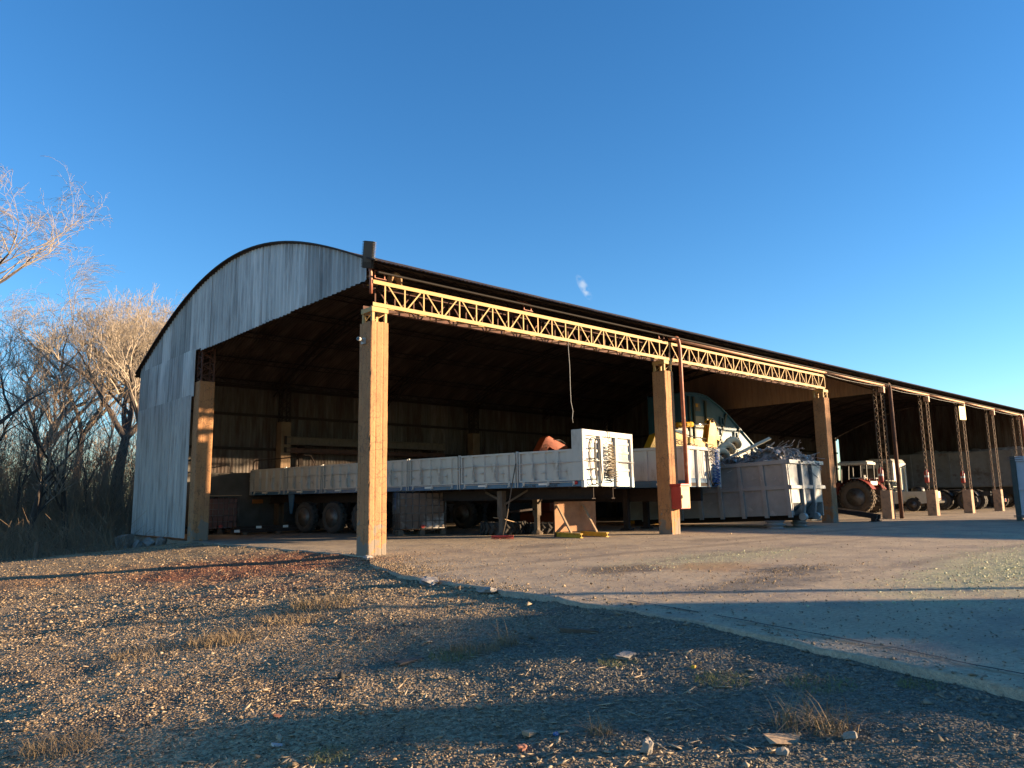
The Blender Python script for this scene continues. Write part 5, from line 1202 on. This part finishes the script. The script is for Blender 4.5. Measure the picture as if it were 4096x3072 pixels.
# rubble heaped in the tipper
mb = MB(); n = 24
hv = [(-1.15+2.3*i/n, .05+8.05*j/n, 3.25+min(1, min(i, n-i)/5, min(j, n-j)/3)*(.35+.35*fbm(i*.3, j*.3, 4))) for i in range(n+1) for j in range(n+1)]
mb.add(hv, [(a*(n+1)+b, (a+1)*(n+1)+b, (a+1)*(n+1)+b+1, a*(n+1)+b+1) for a in range(n) for b in range(n)])
o = mb.build('rubble_load', MATS['grey_concrete']); o.location = dt.location; o.rotation_euler = dt.rotation_euler; tag(o, 'grey rubble heaped above the sides of the tipper truck', 'rubble', kind='stuff')

# ------------------------------------------------------------------ blue-grey container at the right edge
ct = thing('steel_container', 'pale blue-grey ribbed steel container at the right edge of the yard', 'container', (22.5, -4.45, 0))
CB, CD = MATS['container_blue'], MATS['container_dark']
mb = MB(); mb.box(0.04, 2.4, -14.1, -.06, .18, 2.1); mb.build('body', CB, ct)
for y in (-.07, -14.1):
    for xa, xb in ((-.03, .12), (2.32, 2.43)): mb = MB(); mb.box(xa, xb, y-.08, y+.07, .0, 2.17); mb.build('corner_post', CD, ct)
for z0, z1, e in ((.10, .26, .035), (1.02, 1.10, .02), (2.0, 2.16, .05)): mb = MB(); mb.box(-e, .039, -14.0, -.16, z0, z1); mb.build('rail', CB, ct, bevel=.006)
for k in range(15): mb = MB(); y = -.55-k*.93; mb.box(-.03, .038, y-.05, y+.05, .262, 1.998); mb.build('rib', CB, ct, bevel=.006)
mb = MB()
for z in (.13, .17, 2.06, 2.13): mb.tube([(-.05, .06, z), (-.05, -.4, z)], .014, 6)
mb.build('lug', MATS['rim_steel'], ct)

# ------------------------------------------------------------------ unseen blocks added out of frame, stepped in height to cast the yard's shadow stripes
def sunpt(a, b): return V((-.717*a+.697*b, .697*a+.717*b, 0))       # a: along the light, b: across it
def block(name, label, a0, a1, b0, b1, h, cat='building'):
    t_ = thing(name, label, cat, (0, 0, 0)); q = [sunpt(a0, b0), sunpt(a1, b0), sunpt(a1, b1), sunpt(a0, b1)]
    mb = MB(); mb.prism([(p_.x, p_.y) for p_ in q], -.6, h, 'xy'); mb.build('wall', MATS['occluder_grey'], t_)
    c = sum(q, V())/4; q2 = [c+(p_-c)*1.02 for p_ in q]
    mb = MB(); mb.prism([(p_.x, p_.y) for p_ in q2], h+.003, h+.12, 'xy'); mb.build('roof', MATS['galv'], t_)
block('occluder', 'low grey workshop standing across the yard, out of frame to the right', -40, -30, -8.0, -6.15, 3.5)
block('low_occluder', 'lower lean-to between the two workshops across the yard, out of frame', -40, -30, -8.85, -8.01, 3.2)
block('occluder', 'narrow grey workshop beside the lean-to, out of frame', -40, -30, -9.55, -8.86, 3.52)
block('occluder', 'long low grey workshop behind the camera, out of frame', -42, -30, -26, -9.56, 3.1)
mb = MB(); q = sunpt(-24, -5.5); mb.tube([(q.x, q.y, -.2), (q.x, q.y, 3.2)], .09, 8); tag(mb.build('yard_post', MATS['dark_steel']), 'thin steel post standing in the yard, out of frame to the right', 'post')

# ------------------------------------------------------------------ bare winter trees
def grow(seed, h, spread, levels=6, nk=(3, 4, 4, 4, 3, 3), droop=0.0, wind=(0, 0), trunk_r=.2, first=.30, lean=(0, 0), twig_r=.006, fork=.5):
    rr = random.Random(seed); seg = []
    def go(p, d, L, r, lv):
        n = 5 if lv == 0 else 4 if lv < 3 else 3
        pts = [p]; q = p; dd = d; kids = []
        for i in range(n):
            wob = (.10, .16, .22, .28, .34, .4, .4, .4)[lv]
            dd = (dd+V((rr.uniform(-1, 1)*wob, rr.uniform(-1, 1)*wob, rr.uniform(-.5, .8)*wob))+V((wind[0], wind[1], -droop*lv))*(.03*lv)).normalized()
            nq = q+dd*(L/n); r1 = r*(1-.5*(i+1)/n)
            seg.append((q, nq, max(twig_r, r*(1-.5*i/n)), max(twig_r*.8, r1), lv)); q = nq
            kids.append((q, dd, r1))
        if lv < levels-1:
            k = nk[lv]
            for j in range(k):
                i = n-1 if j < (2 if lv < 2 else 1) else rr.randrange(max(0, int(n*first)) if lv == 0 else 0, n)
                kp, kd, kr = kids[i]
                ax = V((rr.uniform(-1, 1), rr.uniform(-1, 1), rr.uniform(-.25, .35)))
                nd_ = (kd*(1-fork*.55)+ax.normalized()*fork*(spread if lv == 0 else 1.0)+V((0, 0, .10))).normalized()
                go(kp, nd_, L*rr.uniform(.52, .78), min(kr*.85, r*.62), lv+1)
    go(V((0, 0, 0)), V((lean[0], lean[1], 1)).normalized(), h*.36, trunk_r, 0)
    return seg
def seg_mesh(name, segs, m, n):
    k = len(segs)
    A = np.array([s[0] for s in segs]); B = np.array([s[1] for s in segs]); ra = np.array([s[2] for s in segs]); rb = np.array([s[3] for s in segs])
    D = B-A; ln = np.linalg.norm(D, axis=1, keepdims=True); D = D/np.maximum(ln, 1e-9)
    ref = np.where(np.abs(D[:, 2:3]) > .9, np.array([[1., 0, 0]]), np.array([[0, 0, 1.]])); U = np.cross(D, ref); U /= np.linalg.norm(U, axis=1, keepdims=True); W_ = np.cross(D, U)
    t = np.arange(n)*2*np.pi/n; c, s = np.cos(t), np.sin(t)
    ring = U[:, None]*c[None, :, None]+W_[:, None]*s[None, :, None]
    v = np.concatenate([A[:, None]+ring*ra[:, None, None], B[:, None]+ring*rb[:, None, None]], 1)
    i = np.arange(n); f = np.stack([i, (i+1) % n, n+(i+1) % n, n+i], 1)
    F = (f[None]+(2*n*np.arange(k))[:, None, None]).reshape(-1, 4)
    return np_mesh(name, v, F, m, True)
def tree_meshes(seed, thick=3, **k):
    sg_ = grow(seed, **k)
    return seg_mesh('trunk', [s for s in sg_ if s[4] < thick], MATS['bark'], 7), seg_mesh('crown', [s for s in sg_ if s[4] >= thick], MATS['twig'], 3)
def plant_tree(ms, label, loc, rz=0, sc=1, group=None, name='bare_tree'):
    t_ = thing(name, label, 'tree', loc, rz, group); t_.scale = (sc, sc, sc)
    link('trunk', ms[0], t_); link('crown', ms[1], t_); return t_
# placed from azimuth (degrees from +y towards +x) and distance from the camera
def pol(az, d, z=-.55): return (-7.4+d*math.sin(R(az)), -12.15+d*math.cos(R(az)), z)
TA = tree_meshes(21, h=12.6, spread=1.0, levels=7, nk=(4, 4, 4, 4, 4, 4), trunk_r=.36, twig_r=.007, first=.6, fork=.55)
TB_ = tree_meshes(33, h=15.5, spread=1.15, levels=8, nk=(4, 4, 4, 4, 4, 3, 3), trunk_r=.30, droop=.12, wind=(1.3, -.5), twig_r=.0045)
TC = tree_meshes(47, h=9.0, spread=.9, levels=6, nk=(3, 4, 4, 4, 3), trunk_r=.15, twig_r=.006)
TD = tree_meshes(58, h=7.0, spread=.6, levels=5, nk=(3, 4, 4, 3), trunk_r=.07, twig_r=.005, fork=.4)
plant_tree(TA, 'big bare tree with thick dark trunk just left of the shed', pol(14.25, 38), 2.3)
plant_tree(TB_, 'tall bare tree at the left edge, its sunlit twigs blown to the right', pol(2.0, 29), 2.2, .88)
plant_tree(TA, 'bare leaning tree with dark forked limbs at the left edge', pol(6.2, 25, -.7), 3.4, .62)
plant_tree(TB_, 'pale bare tree rising behind the big dark-trunked tree', pol(12.0, 50), .3, 1.0)
plant_tree(TA, 'bare tree crown showing over the left eave of the shed', pol(17.5, 47), 4.4, 1.06)
plant_tree(TA, 'bare twiggy tree standing between the left-edge tree and the big tree', pol(9.5, 45), 1.9, .95)
plant_tree(TC, 'thin treetop poking above the arched gable', pol(20.5, 52), 1.2, 1.55)
for a_, b_, rz_, sc_, lab in ((-38, 10.4, .4, .66, 'bare tree beyond the container, nearest of three out of frame'), (-41, 12.9, 2.0, .72, 'bare tree beyond the container, middle of three out of frame'), (-40, 15.6, 3.6, .7, 'bare tree beyond the container, farthest of three out of frame')):
    q = sunpt(a_, b_); plant_tree(TA, lab, (q.x, q.y, 0), rz_, sc_, 'trees beyond the container')  # trees added out of view to dim bin end, rear wall and loader
k = 0
for az, d, sc, lab in ((7.6, 30, .8, 'slender dark sapling nearest the left edge of the picture'), (8.6, 33, .95, 'slender forked sapling in the thicket left of the fence stump'), (9.6, 29, .75, 'thin straight sapling in the middle of the thicket'), (10.6, 34, 1.0, 'tall thin sapling in the thicket right of the fence stump'), (11.6, 30, .8, 'Y-shaped sapling in the thicket left of the big trunk'), (12.6, 33, .9, 'thin sapling close to the left side of the big trunk'), (13.5, 46, 1.1, 'pale sapling behind the big dark trunk'), (15.4, 35, .85, 'thin sapling between the big trunk and the shed')):
    plant_tree((TC, TD)[k % 2], lab, pol(az, d, -.6), k*1.7, sc, 'saplings in the thicket', 'sapling'); k += 1
# thicket: a mass of thin stems and twigs
rr = random.Random(9); sg_ = []
for k in range(1500):
    az = rr.uniform(3, 19); d = rr.uniform(31, 62); p = V(pol(az, d, -.75)); h = rr.uniform(1.5, 6.0)*(.7+.6*rr.random())
    dd = V((rr.uniform(-.18, .18), rr.uniform(-.18, .18), 1)).normalized(); r_ = rr.uniform(.008, .03)
    for i in range(6):
        q = p+dd*(h/6); sg_.append((p, q, r_*(1-i/7), r_*(1-(i+1)/7), 0)); p = q
        dd = (dd+V((rr.uniform(-.2, .2), rr.uniform(-.2, .2), .05))).normalized()
        for _ in range(4 if d < 48 else 3):
            t_ = (dd*.6+V((rr.uniform(-1, 1), rr.uniform(-1, 1), rr.uniform(-.2, .9)))).normalized(); l_ = rr.uniform(.25, .9); q1 = p+t_*l_; t2 = (t_+V((rr.uniform(-.5, .5), rr.uniform(-.5, .5), rr.uniform(-.3, .4)))).normalized()
            sg_.append((p, q1, .006, .005, 1)); sg_.append((q1, q1+t2*l_*.7, .005, .003, 1))
tag(link('thicket', seg_mesh('thicket', sg_, MATS['thicket_twig'], 3)), 'dense brown thicket of bare stems behind the shed', 'thicket', kind='stuff')
sg_ = []
for k in range(5000):
    az = rr.uniform(2, 19); d = rr.uniform(24, 40); p = V(pol(az, d, -.8))
    if p.x > -.7 and p.y < 15.5: continue
    dd = V((rr.uniform(-.8, .8), rr.uniform(-.8, .8), 1)).normalized(); l_ = rr.uniform(.3, 1.3)
    q = p+dd*l_; sg_.append((p, q, .006, .005, 0)); sg_.append((q, q+(dd+V((rr.uniform(-.6, .6), rr.uniform(-.6, .6), -.4))).normalized()*l_*.6, .005, .003, 0))
tag(link('undergrowth', seg_mesh('undergrowth', sg_, MATS['thicket_twig'], 3)), 'dark tangled undergrowth at the foot of the thicket', 'undergrowth', kind='stuff')
# fence stumps by the thicket
def stump(label, loc, h, r, tilt):
    mb = MB(); mb.tube([(0, 0, -.3), (tilt*.5, 0, h*.5), (tilt, 0, h)], [r*1.1, r, r*.9], 8); o = mb.build('fence_post', MATS['wood_grey']); o.location = loc; tag(o, label, 'fence post', 'old fence posts')
stump('short dark fence post in the shade left of the shed', pol(10.05, 22.5, -.75), .85, .06, .03)
stump('tall weathered fence post right beside the rear corner of the shed', pol(15.75, 29.5, -.7), 3.0, .13, .12)
# rubble under the gable sheets
for k, (x, y, s_, lab) in enumerate(((-.15, 12.6, .30, 'upright broken slab under the gable sheets'), (-.2, 12.0, .24, 'tilted concrete lump under the gable sheets, next to the upright slab'), (-.1, 11.3, .2, 'small concrete lump under the gable sheets near the orange column'), (-.35, 13.9, .34, 'flat broken concrete chunk at the foot of the rear corner post'))):
    mb = MB(); mb.box(-s_, s_, -s_*.6, s_*.6, -s_*.5, s_*.5); o = mb.build('concrete_chunk', MATS['grey_concrete']); o.location = (x, y, ground_z(x, y)+s_*.3); o.rotation_euler = (k*.8, k*.5+.3, k); tag(o, lab, 'rubble', 'rubble at the foot of the gable')
    sb = o.modifiers.new('sub', 'SUBSURF'); sb.levels = sb.render_levels = 2; sb.subdivision_type = 'SIMPLE'
    tx = bpy.data.textures.new('chip', 'CLOUDS'); tx.noise_scale = .12; dm_ = o.modifiers.new('chip', 'DISPLACE'); dm_.texture = tx; dm_.strength = .12

# ------------------------------------------------------------------ tufts of grass and litter in the foreground
def tuft_mesh(seed, n, h, sp, m):
    r_ = random.Random(seed); mb = MB()
    for k in range(n):
        a = r_.uniform(0, 6.28); b = sp*math.sqrt(r_.random()); x, y = b*math.cos(a), b*math.sin(a); l_ = h*r_.uniform(.4, 1.1); la = r_.uniform(0, 6.28); bd = r_.uniform(.35, 1.6); w_ = r_.uniform(.0016, .0034)
        p = V((x, y, -.01)); px = V((-math.sin(la), math.cos(la), 0))*w_; P_ = []
        for i in range(4):
            t = i/3; c = p+V((math.cos(la)*bd*l_*t*t, math.sin(la)*bd*l_*t*t, l_*t*(1-.42*bd*t))); P_ += [c-px*(1-t*.85), c+px*(1-t*.85)]
        k0 = len(mb.v); mb.v += [tuple(q) for q in P_]; mb.f += [(k0+2*i, k0+2*i+1, k0+2*i+3, k0+2*i+2) for i in range(3)]
    return mb.mesh('grass_tuft', m)
GT = [tuft_mesh(1, 420, .13, .24, MATS['dry_grass']), tuft_mesh(2, 420, .085, .32, MATS['dry_grass']), tuft_mesh(3, 90, .24, .12, MATS['dry_grass']), tuft_mesh(4, 260, .075, .2, MATS['green_grass'])]
def on_ground(px, py):
    d = fw+r2*((px-2048)/2993.76)-u2*((py-1536)/2993.76); p = V((-7.398, -12.148, .9705)); t = .97/max(1e-3, -d.z)
    for _ in range(30):
        q = p+d*t; z = max(ground_full(q.x, q.y), 0 if q.x > edge_x(q.y) else -9); t += (z-q.z)/d.z*.8
    q = p+d*t; return (q.x, q.y, max(ground_full(q.x, q.y), 0 if q.x > edge_x(q.y) else -9))
for px, py, k, sc, lab in ((1300, 2420, 0, 1.5, 'largest dry grass clump, on the bank below the front corner column'), (1180, 2470, 1, 1.2, 'flat dry grass patch left of the largest clump'), (880, 2570, 0, 1.1, 'dry grass clump in the left foreground bank'), (640, 2610, 1, 1.2, 'flat straw patch in the left foreground'), (1000, 2540, 1, 1.3, 'straw patch right of the left foreground clump'), (1820, 2620, 3, 1.0, 'greenish grass clump in the centre of the shaded gravel'), (1900, 2600, 0, .8, 'dry tuft beside the greenish central clump'), (2030, 2575, 2, .9, 'tall thin dry stalks right of the central clump'), (2480, 2650, 3, .7, 'small dark green tuft beside the pale flat stone'), (3210, 2910, 2, 1.1, 'pale upright grass tuft in the right foreground'), (3330, 2930, 2, .9, 'pale grass stalks right of the upright tuft'), (3280, 2740, 3, 1.0, 'low green weeds near the slab edge on the right'), (2900, 2720, 3, .9, 'low green weeds below the slab edge'), (250, 2990, 0, .8, 'yellowish grass tuft at the bottom left'), (1330, 3020, 3, .6, 'small green weed at the bottom, left of centre'), (2400, 2930, 2, .6, 'two thin dry stalks at the bottom centre'), (3680, 2740, 3, .6, 'tiny green weed at the slab edge on the far right')):
    o = link('grass_tuft', GT[k], None, on_ground(px, py), (0, 0, random.uniform(0, 6)), scale=(sc, sc, sc)); tag(o, lab, 'grass', 'grass tufts on the gravel')
def rock_mesh(dims, m, seed):
    mb = MB(); nu, nv = 9, 6
    for j in range(nv+1):
        for i in range(nu):
            a, b = 2*math.pi*i/nu, math.pi*(j/nv-.5); d = V((math.cos(a)*math.cos(b), math.sin(a)*math.cos(b), math.sin(b)))
            k = 1+.35*noise.noise(d*1.6+V((seed, 0, 0)))+.15*noise.noise(d*4+V((0, seed, 0)))
            q = V((max(-.75, min(.75, d.x)), max(-.75, min(.75, d.y)), max(-.7, min(.7, d.z))))*k; mb.v.append((q.x*dims[0]*.62, q.y*dims[1]*.62, q.z*dims[2]*.62))
    mb.f = [(j*nu+i, j*nu+(i+1) % nu, (j+1)*nu+(i+1) % nu, (j+1)*nu+i) for j in range(nv) for i in range(nu)]
    return mb
def litter(name, px, py, dims, m, rot, lab, cat):
    dims = tuple(q*.72 for q in dims); mb = MB(); a, b, c = (q/2 for q in dims); mb.box(-a, a, -b, b, -c, c)
    mb.v = [(x+a*.25*random.uniform(-1, 1), y+b*.3*random.uniform(-1, 1), z+c*.3*random.uniform(-1, 1)) for x, y, z in mb.v]
    if name in ('stone', 'concrete_chunk', 'brick_piece'): o = rock_mesh(dims, m, px*.01).build(name, MATS[m])
    else: o = mb.build(name, MATS[m], bevel=min(dims)*.15)
    p = on_ground(px, py); o.location = (p[0], p[1], p[2]+dims[2]*.3+.002); o.rotation_euler = rot; tag(o, lab, cat)
litter('stone', 2590, 3010, (.09, .07, .10), 'stone', (.2, .1, .5), 'pale upright stone at the bottom centre right', 'stone')
litter('stone', 2500, 2630, (.26, .16, .05), 'stone', (.05, .0, .3), 'flat pale stone beside the dark green tuft', 'stone')
litter('stone', 3400, 2955, (.10, .07, .05), 'stone', (.3, .1, 2.3), 'small whitish stone right of the pale grass tuft', 'stone')
litter('stone', 3130, 3020, (.08, .06, .05), 'stone', (.3, .1, 2.3), 'small pale lump of rubble below the cardboard piece', 'stone')
litter('cardboard', 3140, 2965, (.24, .13, .02), 'wood_pale', (.2, .15, -.5), 'folded brown cardboard piece in the right foreground', 'cardboard')
litter('wood_scrap', 2120, 2940, (.16, .07, .03), 'wood_pale', (.1, .2, .4), 'pale wood scrap in the bottom centre shade', 'wood')
litter('wood_scrap', 2310, 2530, (.42, .06, .05), 'wood_grey', (0, .05, -1.1), 'grey stick lying in the shaded gravel near the slab', 'wood')
litter('wood_scrap', 1640, 2645, (.36, .10, .02), 'wood_grey', (.03, .03, .3), 'dark flat board left of the central grass clump', 'wood')
litter('brick_piece', 2090, 3000, (.12, .06, .04), 'brick_bit', (.1, .1, .6), 'reddish brick piece at the bottom centre', 'brick')
litter('brick_piece', 1110, 2870, (.09, .04, .03), 'brick_bit', (.1, .4, .2), 'orange brick chip in the left centre foreground', 'brick')
litter('plastic_scrap', 1110, 2985, (.10, .06, .015), 'plastic_white', (.2, .3, .2), 'white torn plastic scrap at the bottom left of centre', 'plastic')
litter('plastic_scrap', 2775, 2672, (.035, .035, .03), 'yellow_paint', (.1, .1, .2), 'small yellow cap on the shaded gravel', 'plastic')
litter('plastic_scrap', 2225, 2940, (.05, .03, .015), 'bright_blue', (.1, .1, .2), 'small blue plastic scrap at the bottom centre', 'plastic')
litter('concrete_chunk', 1475, 2240, (.36, .24, .14), 'grey_concrete', (.1, .1, .5), 'broken concrete chunk at the foot of the front corner column', 'rubble')
litter('concrete_chunk', 1720, 2335, (.5, .3, .12), 'grey_concrete', (.1, -.1, .9), 'broken slab piece at the crumbled corner of the apron', 'rubble')
litter('concrete_chunk', 1950, 2370, (.45, .22, .1), 'grey_concrete', (.1, .1, 1.3), 'low broken slab piece along the apron edge', 'rubble')
